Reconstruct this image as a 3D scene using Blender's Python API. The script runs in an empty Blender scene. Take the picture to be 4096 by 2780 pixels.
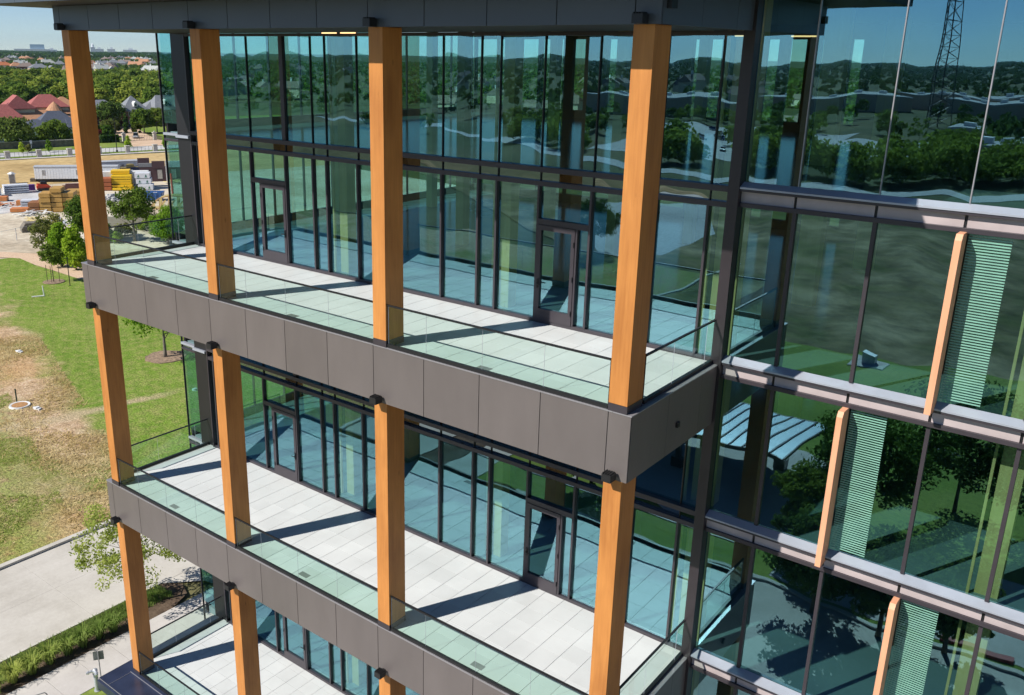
import bpy, math, random
import numpy as np
from mathutils import Vector, Matrix
sc = bpy.context.scene
col = sc.collection
R = math.radians
random.seed(7)
rng = np.random.default_rng(7)
GZ = -21.0            # ground level; z = 0 is the upper balcony floor, y = 0 the balcony front
D = 4.57              # plane of the glass wall

# ---------------------------------------------------------------- camera
def cam_axes(yaw, pitch, roll):
    cy, sy, cp, sp = math.cos(yaw), math.sin(yaw), math.cos(pitch), math.sin(pitch)
    f = Vector((-sy*cp, cy*cp, sp)); r = Vector((cy, sy, 0)); u = r.cross(f)
    cr, sr = math.cos(roll), math.sin(roll)
    return f, cr*r + sr*u, -sr*r + cr*u
CF, CR, CU = cam_axes(0.6743, -0.3036, 0.0133)
CPOS = Vector((29.5983, -15.795, 7.1436))
cam = bpy.data.objects.new('camera', bpy.data.cameras.new('camera')); col.objects.link(cam)
cam.matrix_world = Matrix(((CR.x, CU.x, -CF.x, CPOS.x), (CR.y, CU.y, -CF.y, CPOS.y), (CR.z, CU.z, -CF.z, CPOS.z), (0, 0, 0, 1)))
FPX = 3601.09
cam.data.sensor_width = 36; cam.data.lens = FPX/4096*36
cam.data.shift_x = 212.57/4096; cam.data.shift_y = -45.84/4096
cam.data.clip_start = 0.1; cam.data.clip_end = 20000
sc.camera = cam
def to_px(p):
    v = Vector(p) - CPOS; z = v.dot(CF)
    if z < .1: return None
    return (2048-212.57+FPX*v.dot(CR)/z, 1390-45.84-FPX*v.dot(CU)/z, z)

# ---------------------------------------------------------------- sky, sun, exposure
SUN_TO = Vector((-.455, -1.0, .95)).normalized()
w = bpy.data.worlds.new('World'); sc.world = w; w.use_nodes = True
nt = w.node_tree; bg = nt.nodes['Background']
sky = nt.nodes.new('ShaderNodeTexSky'); sky.sky_type = 'NISHITA'; sky.sun_disc = False
sky.sun_elevation = math.asin(SUN_TO.z); sky.sun_rotation = math.atan2(SUN_TO.x, SUN_TO.y)
sky.air_density = 0.6; sky.dust_density = 0.0; sky.ozone_density = 4.0
nt.links.new(sky.outputs[0], bg.inputs[0]); bg.inputs[1].default_value = 0.078
sl = bpy.data.lights.new('sun', 'SUN'); sl.energy = 4.45; sl.angle = R(.5); sl.color = (1, .95, .87)
so = bpy.data.objects.new('sun', sl); col.objects.link(so); so.location = (0, -60, 80)
so.rotation_euler = SUN_TO.to_track_quat('Z', 'Y').to_euler()
sc.view_settings.view_transform = 'Standard'; sc.view_settings.look = 'None'
sc.view_settings.exposure = 0.45; sc.view_settings.gamma = 1.0
sc.render.engine = 'CYCLES'
sc.cycles.max_bounces = 10; sc.cycles.transparent_max_bounces = 24
sc.cycles.diffuse_bounces = 1; sc.cycles.glossy_bounces = 4; sc.cycles.transmission_bounces = 4
sc.cycles.caustics_reflective = False; sc.cycles.caustics_refractive = False
sc.cycles.sample_clamp_indirect = 4.0
sc.cycles.use_denoising = True

# ---------------------------------------------------------------- helpers
class MB:
    def __init__(s): s.v = []; s.f = []; s.m = []; s.mi = 0
    def quad(s, *p):
        n = len(s.v); s.v += [tuple(q) for q in p]; s.f.append(tuple(range(n, n+len(p)))); s.m.append(s.mi)
    def box(s, x0, y0, z0, x1, y1, z1):
        n = len(s.v)
        s.v += [(x0,y0,z0),(x1,y0,z0),(x1,y1,z0),(x0,y1,z0),(x0,y0,z1),(x1,y0,z1),(x1,y1,z1),(x0,y1,z1)]
        for q in ((0,3,2,1),(4,5,6,7),(0,1,5,4),(1,2,6,5),(2,3,7,6),(3,0,4,7)):
            s.f.append(tuple(n+i for i in q)); s.m.append(s.mi)
        return s
    def prism(s, poly, z0, z1, zf=None):
        n = len(s.v); k = len(poly)
        s.v += [(x, y, z0) for x, y in poly] + [(x, y, z1) for x, y in poly]
        s.f.append(tuple(n+i for i in reversed(range(k)))); s.m.append(s.mi)
        s.f.append(tuple(n+k+i for i in range(k))); s.m.append(s.mi)
        for i in range(k):
            j = (i+1) % k; s.f.append((n+i, n+j, n+k+j, n+k+i)); s.m.append(s.mi)
        return s
    def extr(s, prof, axis, a, b):
        """profile of 2-d points extruded along axis ('x': prof is (y,z); 'y': prof is (x,z))"""
        n = len(s.v); k = len(prof)
        for t in (a, b):
            s.v += [((t, p, q) if axis == 'x' else (p, t, q)) for p, q in prof]
        s.f.append(tuple(n+i for i in range(k))); s.m.append(s.mi)
        s.f.append(tuple(n+k+i for i in reversed(range(k)))); s.m.append(s.mi)
        for i in range(k):
            j = (i+1) % k; s.f.append((n+j, n+i, n+k+i, n+k+j)); s.m.append(s.mi)
        return s
    def tube(s, pts, rad, n=8, cap=True):
        if not isinstance(rad, (list, tuple)): rad = [rad]*len(pts)
        pts = [Vector(p) for p in pts]; b = len(s.v)
        for i, p in enumerate(pts):
            d = (pts[min(i+1, len(pts)-1)] - pts[max(i-1, 0)]).normalized()
            a = d.orthogonal().normalized() if abs(d.z) < .99 else Vector((1, 0, 0))
            if abs(d.z) < .99: a = d.cross(Vector((0, 0, 1))).normalized()
            c = d.cross(a)
            for k in range(n):
                t = 2*math.pi*k/n; s.v.append(tuple(p + rad[i]*(math.cos(t)*a + math.sin(t)*c)))
        for i in range(len(pts)-1):
            for k in range(n):
                k2 = (k+1) % n
                s.f.append((b+i*n+k, b+i*n+k2, b+(i+1)*n+k2, b+(i+1)*n+k)); s.m.append(s.mi)
        if cap:
            s.f.append(tuple(b+k for k in reversed(range(n)))); s.m.append(s.mi)
            e = b+(len(pts)-1)*n; s.f.append(tuple(e+k for k in range(n))); s.m.append(s.mi)
        return s
    def bar(s, p, q, w_, h_):
        """square bar between two points"""
        p, q = Vector(p), Vector(q); d = (q-p).normalized()
        a = d.cross(Vector((0, 0, 1))); a = a.normalized() if a.length > .01 else Vector((1, 0, 0)); c = a.cross(d)
        n = len(s.v)
        for t in (p, q):
            for i, j in ((-1,-1),(1,-1),(1,1),(-1,1)): s.v.append(tuple(t + a*i*w_/2 + c*j*h_/2))
        for f in ((0,1,2,3),(7,6,5,4),(0,4,5,1),(1,5,6,2),(2,6,7,3),(3,7,4,0)):
            s.f.append(tuple(n+i for i in f)); s.m.append(s.mi)
        return s
    def lathe(s, prof, n=12, c=(0, 0)):
        b = len(s.v)
        for r_, z in prof:
            for k in range(n):
                t = 2*math.pi*k/n; s.v.append((c[0]+r_*math.cos(t), c[1]+r_*math.sin(t), z))
        for i in range(len(prof)-1):
            for k in range(n):
                k2 = (k+1) % n
                s.f.append((b+i*n+k, b+i*n+k2, b+(i+1)*n+k2, b+(i+1)*n+k)); s.m.append(s.mi)
        e = b+(len(prof)-1)*n
        s.f.append(tuple(b+k for k in reversed(range(n)))); s.m.append(s.mi)
        s.f.append(tuple(e+k for k in range(n))); s.m.append(s.mi)
        return s
    def mesh(s, name, mats, smooth=False):
        me = bpy.data.meshes.new(name); me.from_pydata(s.v, [], s.f); me.update()
        for m in (mats if isinstance(mats, (list, tuple)) else [mats]): me.materials.append(m)
        me.polygons.foreach_set('material_index', s.m)
        if smooth: me.polygons.foreach_set('use_smooth', [True]*len(s.f))
        return me
    def build(s, name, mats, parent=None, loc=(0, 0, 0), rotz=0, smooth=False, bevel=0):
        return ob(name, s.mesh(name, mats, smooth), parent, loc, rotz, bevel)
def ob(name, me, parent=None, loc=(0, 0, 0), rotz=0, bevel=0):
    o = bpy.data.objects.new(name, me); col.objects.link(o); o.location = loc; o.rotation_euler = (0, 0, rotz)
    if parent is not None: o.parent = parent
    if bevel:
        b = o.modifiers.new('bevel', 'BEVEL'); b.width = bevel; b.segments = 2; b.limit_method = 'ANGLE'
    return o
def tag(o, label=None, cat=None, group=None, kind=None):
    if label: o['label'] = label
    if cat: o['category'] = cat
    if group: o['group'] = group
    if kind: o['kind'] = kind
    return o
def thing(name, label, cat, loc, rotz=0, group=None):
    o = bpy.data.objects.new(name, None); col.objects.link(o); o.empty_display_size = .3
    o.location = loc; o.rotation_euler = (0, 0, rotz); return tag(o, label, cat, group)
def copy_thing(src, loc, rotz=0, label=None, scale=None, mats=None):
    r = src.copy(); col.objects.link(r); r.location = loc; r.rotation_euler = (0, 0, rotz)
    if label: r['label'] = label
    if scale is not None: r.scale = scale if hasattr(scale, '__len__') else (scale,)*3
    for ch in list(src.children):
        c = ch.copy(); col.objects.link(c); c.parent = r
        if mats and ch.name.split('.')[0] in mats:
            c.material_slots[0].link = 'OBJECT'; c.material_slots[0].material = mats[ch.name.split('.')[0]]
        for g in list(ch.children):
            d = g.copy(); col.objects.link(d); d.parent = c
    return r
def np_mesh(name, V, Q, mat):
    me = bpy.data.meshes.new(name); V = np.asarray(V, np.float32); Q = np.asarray(Q, np.int32)
    me.vertices.add(len(V)); me.vertices.foreach_set('co', V.ravel())
    k = Q.shape[1]; me.loops.add(Q.size); me.loops.foreach_set('vertex_index', Q.ravel())
    me.polygons.add(len(Q)); me.polygons.foreach_set('loop_start', np.arange(len(Q), dtype=np.int32)*k)
    me.update(calc_edges=True); me.materials.append(mat); return me

# ---------------------------------------------------------------- materials
def newmat(name):
    m = bpy.data.materials.new(name); m.use_nodes = True
    return m, m.node_tree, m.node_tree.nodes['Principled BSDF']
def noise(t, scale, detail=4, vec=None, rough=.55, dist=0):
    n = t.nodes.new('ShaderNodeTexNoise'); n.inputs['Scale'].default_value = scale
    n.inputs['Detail'].default_value = detail; n.inputs['Roughness'].default_value = rough; n.inputs['Distortion'].default_value = dist
    if vec is not None: t.links.new(vec, n.inputs['Vector'])
    return n
def ramp(t, src, stops):
    r = t.nodes.new('ShaderNodeValToRGB'); e = r.color_ramp.elements
    while len(e) < len(stops): e.new(.5)
    for i, (p, c) in enumerate(stops): e[i].position = p; e[i].color = (*c, 1) if len(c) == 3 else c
    t.links.new(src, r.inputs[0]); return r
def mapping(t, scale=(1, 1, 1), rot=(0, 0, 0), coord='Object'):
    if coord == 'Position':
        g = t.nodes.new('ShaderNodeNewGeometry'); src = g.outputs['Position']
    else:
        g = t.nodes.new('ShaderNodeTexCoord'); src = g.outputs[coord]
    mp = t.nodes.new('ShaderNodeMapping'); mp.inputs['Scale'].default_value = scale; mp.inputs['Rotation'].default_value = rot
    t.links.new(src, mp.inputs[0]); return mp.outputs[0]
def mixc(t, fac, a, b, mode='MIX'):
    m = t.nodes.new('ShaderNodeMix'); m.data_type = 'RGBA'; m.blend_type = mode
    for k, s in ((0, fac), (6, a), (7, b)):
        if hasattr(s, 'is_linked') or hasattr(s, 'links'): t.links.new(s, m.inputs[k])
        elif k == 0: m.inputs[0].default_value = s
        else: m.inputs[k].default_value = (*s, 1)
    return m.outputs[2]
def math_(t, op, a, b=None, clamp=False):
    m = t.nodes.new('ShaderNodeMath'); m.operation = op; m.use_clamp = clamp
    for i, s in enumerate((a, b)):
        if s is None: continue
        if isinstance(s, (int, float)): m.inputs[i].default_value = s
        else: t.links.new(s, m.inputs[i])
    return m.outputs[0]
def bump(t, bs, h, dist, strength=1):
    b = t.nodes.new('ShaderNodeBump'); b.inputs['Distance'].default_value = dist; b.inputs['Strength'].default_value = strength
    t.links.new(h, b.inputs['Height']); t.links.new(b.outputs[0], bs.inputs['Normal'])
def surf(name, c, rough=.6, metal=0, var=.12, scale=3, vary_obj=0, bump_d=0, spec=.5, coord='Position', stretch=(1, 1, 1)):
    m, t, b = newmat(name)
    v = mapping(t, stretch, coord=coord)
    n = noise(t, scale, 5, v)
    lo = tuple(x*(1-var) for x in c); hi = tuple(min(1, x*(1+var)) for x in c)
    out = ramp(t, n.outputs[0], [(.3, lo), (.7, hi)]).outputs[0]
    if vary_obj:
        oi = t.nodes.new('ShaderNodeObjectInfo')
        k = math_(t, 'MULTIPLY_ADD', oi.outputs['Random'], vary_obj); t.nodes[-1].inputs[2].default_value = 1-vary_obj/2
        hs = t.nodes.new('ShaderNodeHueSaturation'); t.links.new(k, hs.inputs['Value']); t.links.new(out, hs.inputs['Color']); out = hs.outputs[0]
    t.links.new(out, b.inputs['Base Color'])
    b.inputs['Roughness'].default_value = rough; b.inputs['Metallic'].default_value = metal
    b.inputs['Specular IOR Level'].default_value = spec
    if bump_d: bump(t, b, n.outputs[0], bump_d)
    return m
def glass_mat(name, tcol, gcol, f0, wave=0.0, wscale=.7, power=5):
    m = bpy.data.materials.new(name); m.use_nodes = True; t = m.node_tree
    t.nodes.remove(t.nodes['Principled BSDF']); out = t.nodes['Material Output']
    tr = t.nodes.new('ShaderNodeBsdfTransparent'); tr.inputs[0].default_value = (*tcol, 1)
    gl = t.nodes.new('ShaderNodeBsdfGlossy'); gl.inputs['Color'].default_value = (*gcol, 1); gl.inputs['Roughness'].default_value = 0.0
    lw = t.nodes.new('ShaderNodeLayerWeight'); lw.inputs[0].default_value = .5
    p = math_(t, 'POWER', lw.outputs['Facing'], power); p = math_(t, 'MULTIPLY', p, 1-f0); p = math_(t, 'ADD', p, f0, True)
    mx = t.nodes.new('ShaderNodeMixShader'); t.links.new(p, mx.inputs[0]); t.links.new(tr.outputs[0], mx.inputs[1]); t.links.new(gl.outputs[0], mx.inputs[2])
    if wave:
        # roller-wave distortion of the heat-strengthened panes: the normal leans a fraction of a degree
        oi = t.nodes.new('ShaderNodeObjectInfo'); g = t.nodes.new('ShaderNodeNewGeometry')
        off = t.nodes.new('ShaderNodeVectorMath'); off.operation = 'SCALE'; off.inputs[0].default_value = (37, 11, 53); t.links.new(oi.outputs['Random'], off.inputs['Scale'])
        ad = t.nodes.new('ShaderNodeVectorMath'); ad.operation = 'ADD'; t.links.new(g.outputs['Position'], ad.inputs[0]); t.links.new(off.outputs[0], ad.inputs[1])
        n = noise(t, wscale, 1.5, ad.outputs[0], .4)
        sb = t.nodes.new('ShaderNodeVectorMath'); sb.operation = 'SUBTRACT'; t.links.new(n.outputs['Color'], sb.inputs[0]); sb.inputs[1].default_value = (.5, .5, .5)
        ml = t.nodes.new('ShaderNodeVectorMath'); ml.operation = 'MULTIPLY'; t.links.new(sb.outputs[0], ml.inputs[0]); ml.inputs[1].default_value = (wave*.3, 0, wave*1.35)
        a2 = t.nodes.new('ShaderNodeVectorMath'); a2.operation = 'ADD'; t.links.new(g.outputs['Normal'], a2.inputs[0]); t.links.new(ml.outputs[0], a2.inputs[1])
        nm = t.nodes.new('ShaderNodeVectorMath'); nm.operation = 'NORMALIZE'; t.links.new(a2.outputs[0], nm.inputs[0])
        t.links.new(nm.outputs[0], gl.inputs['Normal'])
    t.links.new(mx.outputs[0], out.inputs[0]); return m
def leaf_mat(name, c1, c2, trans=.35, scale=1.2):
    m = bpy.data.materials.new(name); m.use_nodes = True; t = m.node_tree
    t.nodes.remove(t.nodes['Principled BSDF']); out = t.nodes['Material Output']
    n = noise(t, scale, 3, mapping(t, coord='Position')); oi = t.nodes.new('ShaderNodeObjectInfo')
    r_ = ramp(t, n.outputs[0], [(.3, c1), (.7, c2)])
    hs = t.nodes.new('ShaderNodeHueSaturation'); t.links.new(r_.outputs[0], hs.inputs['Color'])
    k = math_(t, 'MULTIPLY_ADD', oi.outputs['Random'], .6); t.nodes[-1].inputs[2].default_value = .7; t.links.new(k, hs.inputs['Value'])
    k2 = math_(t, 'MULTIPLY_ADD', oi.outputs['Random'], -.05); t.nodes[-1].inputs[2].default_value = .525; t.links.new(k2, hs.inputs['Hue'])
    df = t.nodes.new('ShaderNodeBsdfDiffuse'); tl = t.nodes.new('ShaderNodeBsdfTranslucent')
    t.links.new(hs.outputs[0], df.inputs[0]); t.links.new(hs.outputs[0], tl.inputs[0])
    mx = t.nodes.new('ShaderNodeMixShader'); mx.inputs[0].default_value = trans
    t.links.new(df.outputs[0], mx.inputs[1]); t.links.new(tl.outputs[0], mx.inputs[2]); t.links.new(mx.outputs[0], out.inputs[0]); return m
def emis(name, c, s):
    m, t, b = newmat(name); b.inputs['Base Color'].default_value = (*c, 1)
    b.inputs['Emission Color'].default_value = (*c, 1); b.inputs['Emission Strength'].default_value = s; return m
def wood_mat(name, lo, hi, rough=.5):
    m, t, b = newmat(name)
    v = mapping(t, (9, 9, .55), coord='Position'); n = noise(t, 1.6, 6, v, .6, .4)
    v2 = mapping(t, (1, 1, .35), coord='Position'); n2 = noise(t, 1.3, 3, v2)
    f = math_(t, 'MULTIPLY_ADD', n2.outputs[0], .5); t.links.new(math_(t, 'MULTIPLY', n.outputs[0], .5), t.nodes[-2].inputs[2]) if False else None
    c = ramp(t, n.outputs[0], [(.25, lo), (.75, hi)]).outputs[0]
    c2 = ramp(t, n2.outputs[0], [(.35, tuple(x*.8 for x in lo)), (.65, hi)]).outputs[0]
    c = mixc(t, .45, c, c2)
    # a few knots
    vo = t.nodes.new('ShaderNodeTexVoronoi'); vo.inputs['Scale'].default_value = 1.0
    t.links.new(mapping(t, (2.2, 2.2, .8), coord='Position'), vo.inputs['Vector'])
    k = ramp(t, vo.outputs['Distance'], [(.0, (1, 1, 1)), (.085, (0, 0, 0))]).outputs[0]
    c = mixc(t, math_(t, 'MULTIPLY', k, .65), c, tuple(x*.35 for x in lo))
    t.links.new(c, b.inputs['Base Color']); b.inputs['Roughness'].default_value = rough; b.inputs['Specular IOR Level'].default_value = .3
    bump(t, b, n.outputs[0], .004); return m

M = {}
M['timber'] = wood_mat('stained_timber', (.42, .155, .040), (.64, .275, .075))
M['fin'] = wood_mat('fin_wood', (.76, .36, .20), (.85, .43, .26))
M['pine'] = wood_mat('pale_glulam', (.66, .52, .20), (.82, .68, .32))
M['fascia'] = surf('fascia_metal', (.138, .120, .116), .36, 0, .08, .9, .10, .012, spec=.5, stretch=(1.2, 1.2, .5))
M['canopy_metal'] = surf('canopy_metal', (.07, .085, .105), .4, 0, .05, .6)
M['fascia_roof_shaded'] = surf('shade_tinted_roof_fascia', (.085, .10, .13), .4, 0, .05, .6, .08)  # the blue of skylit shade is put into this panel colour
M['coping'] = surf('coping_metal', (.33, .32, .34), .35, .3, .06, 2)
M['bronze'] = surf('dark_bronze', (.028, .022, .026), .4, .0, .15, 2)
M['frame'] = surf('window_frame', (.045, .038, .046), .38, 0, .1, 2)
M['black'] = surf('black_metal', (.012, .012, .014), .45, 0, .1, 2)
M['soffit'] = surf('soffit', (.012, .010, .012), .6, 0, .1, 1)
M['navy'] = surf('dark_roof_metal', (.035, .045, .085), .28, .2, .35, .9)
M['sill'] = surf('sill_metal', (.42, .45, .52), .3, .25, .08, 1.5)
M['cpanel'] = surf('concrete_panel', (.44, .37, .37), .8, 0, .12, 1.6)
M['paver'] = surf('porcelain_paver', (.66, .685, .69), .5, 0, .06, .8, .10)
M['joint'] = surf('paver_joint', (.22, .22, .22), .9)
M['slab'] = surf('sky_tinted_concrete_floor', (.20, .30, .32), .13, 0, .2, .35, spec=1.0)  # teal of the reflected sky is put into the floor colour
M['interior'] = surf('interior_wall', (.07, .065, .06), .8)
M['glass'] = glass_mat('facade_glass', (.52, .73, .70), (.38, .76, .94), .34, .013, .75)
M['rearglass'] = glass_mat('rear_glass', (.50, .86, .82), (.4, .7, .8), .06)
M['spandrel'] = glass_mat('spandrel_glass', (.04, .06, .07), (.55, .72, .80), .45, .03, .9)
M['railglass'] = glass_mat('railing_glass', (.80, .935, .885), (.75, .9, .85), .06)
M['frit'] = surf('frit_paint', (.20, .42, .33), .5)
M['light'] = emis('ceiling_light', (1, .62, .28), 1.6)
M['steel'] = surf('galvanised', (.50, .52, .55), .5, .2, .15, 4)
M['chrome'] = surf('chrome', (.68, .70, .73), .3, .5, .05, 4)
M['white'] = surf('white_paint', (.74, .74, .73), .5)
M['offwhite'] = surf('trailer_siding', (.72, .75, .80), .5, 0, .05, 1)
M['grey'] = surf('grey_paint', (.28, .28, .29), .6)
M['stone'] = surf('limestone', (.50, .47, .42), .85, 0, .18, 3)
M['rubble'] = surf('fieldstone_wall', (.17, .145, .115), .9, 0, .4, 1.3)
M['bark'] = surf('bark', (.11, .085, .06), .9, 0, .35, 6)
M['barkgrey'] = surf('grey_bark', (.17, .15, .125), .9, 0, .3, 6)
M['leaf'] = leaf_mat('leaf', (.085, .15, .022), (.19, .27, .045), .4)
M['leafbright'] = leaf_mat('leaf_bright', (.26, .42, .03), (.44, .58, .07), .6)
M['leafnear'] = leaf_mat('leaf_near', (.22, .31, .055), (.40, .47, .13), .5)
M['leafolive'] = leaf_mat('leaf_olive', (.12, .15, .04), (.24, .26, .07), .4)
M['leafdark'] = leaf_mat('leaf_dark', (.055, .11, .025), (.14, .21, .045), .35, .25)
M['leafforest'] = leaf_mat('leaf_forest', (.11, .18, .028), (.31, .40, .07), .4, .12)
M['leafred'] = leaf_mat('leaf_red', (.16, .03, .035), (.28, .06, .06))
M['grassblade'] = leaf_mat('grass_blade', (.22, .33, .06), (.40, .48, .14), .5, 2.5)
M['straw'] = leaf_mat('straw', (.62, .43, .19), (.92, .74, .44), .35, .6)
M['mulch'] = surf('mulch', (.13, .085, .055), .95, 0, .5, 9)
M['mulchlight'] = surf('mulch_dry', (.27, .19, .13), .95, 0, .5, 5)

# ground materials
def lawn_mat():
    m, t, b = newmat('lawn_and_dry_ground')
    pos = mapping(t, coord='Position')
    sx = t.nodes.new('ShaderNodeSeparateXYZ'); t.links.new(pos, sx.inputs[0])
    # distance north of the ragged edge between mown lawn and bare ground
    e = math_(t, 'MULTIPLY_ADD', sx.outputs[0], .3216); t.nodes[-1].inputs[2].default_value = -14.3+.3216*26.4
    s = math_(t, 'ADD', sx.outputs[1], e)
    n1 = noise(t, .16, 5, pos, .6); n2 = noise(t, .045, 3, pos); n3 = noise(t, 1.3, 6, pos, .65); n4 = noise(t, 6, 4, pos, .7)
    s = math_(t, 'ADD', s, math_(t, 'MULTIPLY', math_(t, 'SUBTRACT', n1.outputs[0], .5), 9))
    lawn_f = math_(t, 'MULTIPLY_ADD', s, .45); t.nodes[-1].inputs[2].default_value = .5
    lawn_f = math_(t, 'MINIMUM', math_(t, 'MAXIMUM', lawn_f, 0), 1)
    wv = t.nodes.new('ShaderNodeTexWave'); wv.inputs['Scale'].default_value = .28; wv.inputs['Distortion'].default_value = .6
    t.links.new(mapping(t, (1, 1, 1), (0, 0, R(-62)), 'Position'), wv.inputs['Vector'])
    g1 = ramp(t, n1.outputs[0], [(.3, (.12, .21, .026)), (.55, (.165, .265, .037)), (.75, (.28, .32, .088))]).outputs[0]
    g1 = mixc(t, math_(t, 'MULTIPLY', wv.outputs[1], .5), g1, (.20, .31, .042))
    g1 = mixc(t, math_(t, 'MULTIPLY', ramp(t, n3.outputs[0], [(.42, (0, 0, 0)), (.66, (1, 1, 1))]).outputs[0], .75), g1, (.33, .33, .11))
    d1 = ramp(t, n3.outputs[0], [(.28, (.33, .225, .135)), (.5, (.54, .385, .24)), (.72, (.72, .57, .41))]).outputs[0]
    d1 = mixc(t, ramp(t, n1.outputs[0], [(.50, (0, 0, 0)), (.66, (.85, .85, .85))]).outputs[0], d1, (.20, .235, .05))
    d1 = mixc(t, ramp(t, n2.outputs[0], [(.54, (0, 0, 0)), (.70, (.5, .5, .5))]).outputs[0], d1, (.56, .33, .13))
    # worn track that crosses the lawn
    dx = math_(t, 'ABSOLUTE', math_(t, 'ADD', sx.outputs[0], math_(t, 'MULTIPLY_ADD', sx.outputs[1], -.25))); 
    t.nodes[-3].inputs[2].default_value = 41.0 if False else 0
    xm = math_(t, 'MULTIPLY_ADD', sx.outputs[0], .12); t.nodes[-1].inputs[2].default_value = 5.6; xm = math_(t, 'MAXIMUM', math_(t, 'MINIMUM', xm, 1), 0)
    low = math_(t, 'MULTIPLY_ADD', s, -.45); t.nodes[-1].inputs[2].default_value = -1.7
    low = math_(t, 'MULTIPLY', math_(t, 'MAXIMUM', math_(t, 'MINIMUM', low, 1), 0), xm)
    gp = ramp(t, n3.outputs[0], [(.36, (.15, .15, .15)), (.56, (1, 1, 1))]).outputs[0]
    gm = ramp(t, n3.outputs[0], [(.35, (.17, .24, .045)), (.6, (.27, .32, .08)), (.75, (.42, .38, .17))]).outputs[0]
    d1 = mixc(t, math_(t, 'MULTIPLY', math_(t, 'MULTIPLY', low, gp), .85), d1, gm)
    c = mixc(t, lawn_f, d1, g1)
    tr = math_(t, 'ADD', sx.outputs[0], math_(t, 'MULTIPLY', sx.outputs[1], -.22)); tr = math_(t, 'ADD', tr, 40.4)
    tr = math_(t, 'ADD', tr, math_(t, 'MULTIPLY', math_(t, 'SUBTRACT', n1.outputs[0], .5), 5))
    trf = ramp(t, math_(t, 'ABSOLUTE', tr), [(.25, (1, 1, 1)), (1.0, (0, 0, 0))]).outputs[0]
    yl = ramp(t, math_(t, 'MULTIPLY', sx.outputs[1], 1/60), [(.38, (1, 1, 1)), (.45, (0, 0, 0))]).outputs[0]
    c = mixc(t, math_(t, 'MULTIPLY', math_(t, 'MULTIPLY', trf, yl), .85), c, (.50, .40, .25))
    c = mixc(t, .46, c, ramp(t, n4.outputs[0], [(.35, (.0, .0, .0)), (.65, (1, 1, 1))]).outputs[0], 'OVERLAY')
    t.links.new(c, b.inputs['Base Color']); b.inputs['Roughness'].default_value = .95; b.inputs['Specular IOR Level'].default_value = .1
    bump(t, b, n4.outputs[0], .12); return m
def ground_mat(name, c1, c2, c3, s1=.2, s2=2.5, b_=.05, ov=.25):
    m, t, b = newmat(name); pos = mapping(t, coord='Position')
    n1 = noise(t, s1, 5, pos, .6); n2 = noise(t, s2, 6, pos, .65)
    c = ramp(t, n1.outputs[0], [(.3, c1), (.5, c2), (.7, c3)]).outputs[0]
    c = mixc(t, ov, c, ramp(t, n2.outputs[0], [(.3, (0, 0, 0)), (.7, (1, 1, 1))]).outputs[0], 'OVERLAY')
    t.links.new(c, b.inputs['Base Color']); b.inputs['Roughness'].default_value = .95; b.inputs['Specular IOR Level'].default_value = .15
    bump(t, b, n2.outputs[0], b_); return m
M['lawn'] = lawn_mat()
M['lawn2'] = ground_mat('green_lawn', (.125, .195, .03), (.175, .25, .042), (.25, .29, .075), .1, 3)
M['far'] = ground_mat('far_ground', (.05, .075, .022), (.085, .10, .04), (.17, .15, .075), .01, .08, .3)
M['sand'] = ground_mat('yard_sand', (.40, .33, .24), (.60, .53, .42), (.68, .63, .54), .07, .9)
M['gravel'] = ground_mat('grey_gravel', (.40, .40, .40), (.52, .52, .52), (.62, .61, .60), .3, 3)
M['field'] = ground_mat('dry_field', (.36, .25, .11), (.50, .36, .17), (.56, .43, .22), .06, .6)
M['brownfield'] = ground_mat('brown_field', (.075, .095, .02), (.19, .16, .08), (.36, .30, .18), .09, .35, .05, .45)
M['concrete'] = ground_mat('concrete_paving', (.46, .43, .38), (.55, .52, .47), (.60, .57, .52), .25, 5, .004, .06)
def tyre_streaks(m, ax):
    t = m.node_tree; b_ = t.nodes['Principled BSDF']; src = b_.inputs['Base Color'].links[0].from_socket
    n = noise(t, 1.0, 5, mapping(t, (.9, .045, 1), (0, 0, R(6)), 'Position'), .6)
    n2 = noise(t, .35, 4, mapping(t, coord='Position'), .6)
    k = math_(t, 'MULTIPLY', ramp(t, n.outputs[0], [(.48, (0, 0, 0)), (.70, (1, 1, 1))]).outputs[0], ramp(t, n2.outputs[0], [(.4, (0, 0, 0)), (.65, (1, 1, 1))]).outputs[0])
    t.links.new(mixc(t, math_(t, 'MULTIPLY', k, .45), src, (.27, .245, .21)), b_.inputs['Base Color'])
tyre_streaks(M['concrete'], 1)
M['walk'] = ground_mat('sidewalk_concrete', (.48, .45, .42), (.54, .51, .48), (.60, .57, .54), .4, 6, .004, .06)
M['kerb'] = ground_mat('kerb_concrete', (.50, .47, .42), (.58, .55, .50), (.64, .61, .56), .5, 6, .01, .06)
M['dgpath'] = ground_mat('granite_path', (.52, .36, .24), (.60, .44, .31), (.66, .50, .37), .2, 4, .01)
M['bed'] = ground_mat('planting_soil', (.07, .05, .035), (.12, .085, .06), (.18, .13, .09), 1.2, 8, .05)
M['asphalt'] = ground_mat('asphalt', (.16, .16, .165), (.20, .20, .205), (.25, .25, .25), .1, 3, .01)
M['carlot'] = ground_mat('concrete_lot', (.42, .42, .42), (.50, .50, .50), (.56, .56, .55), .05, 2, .01)

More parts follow.
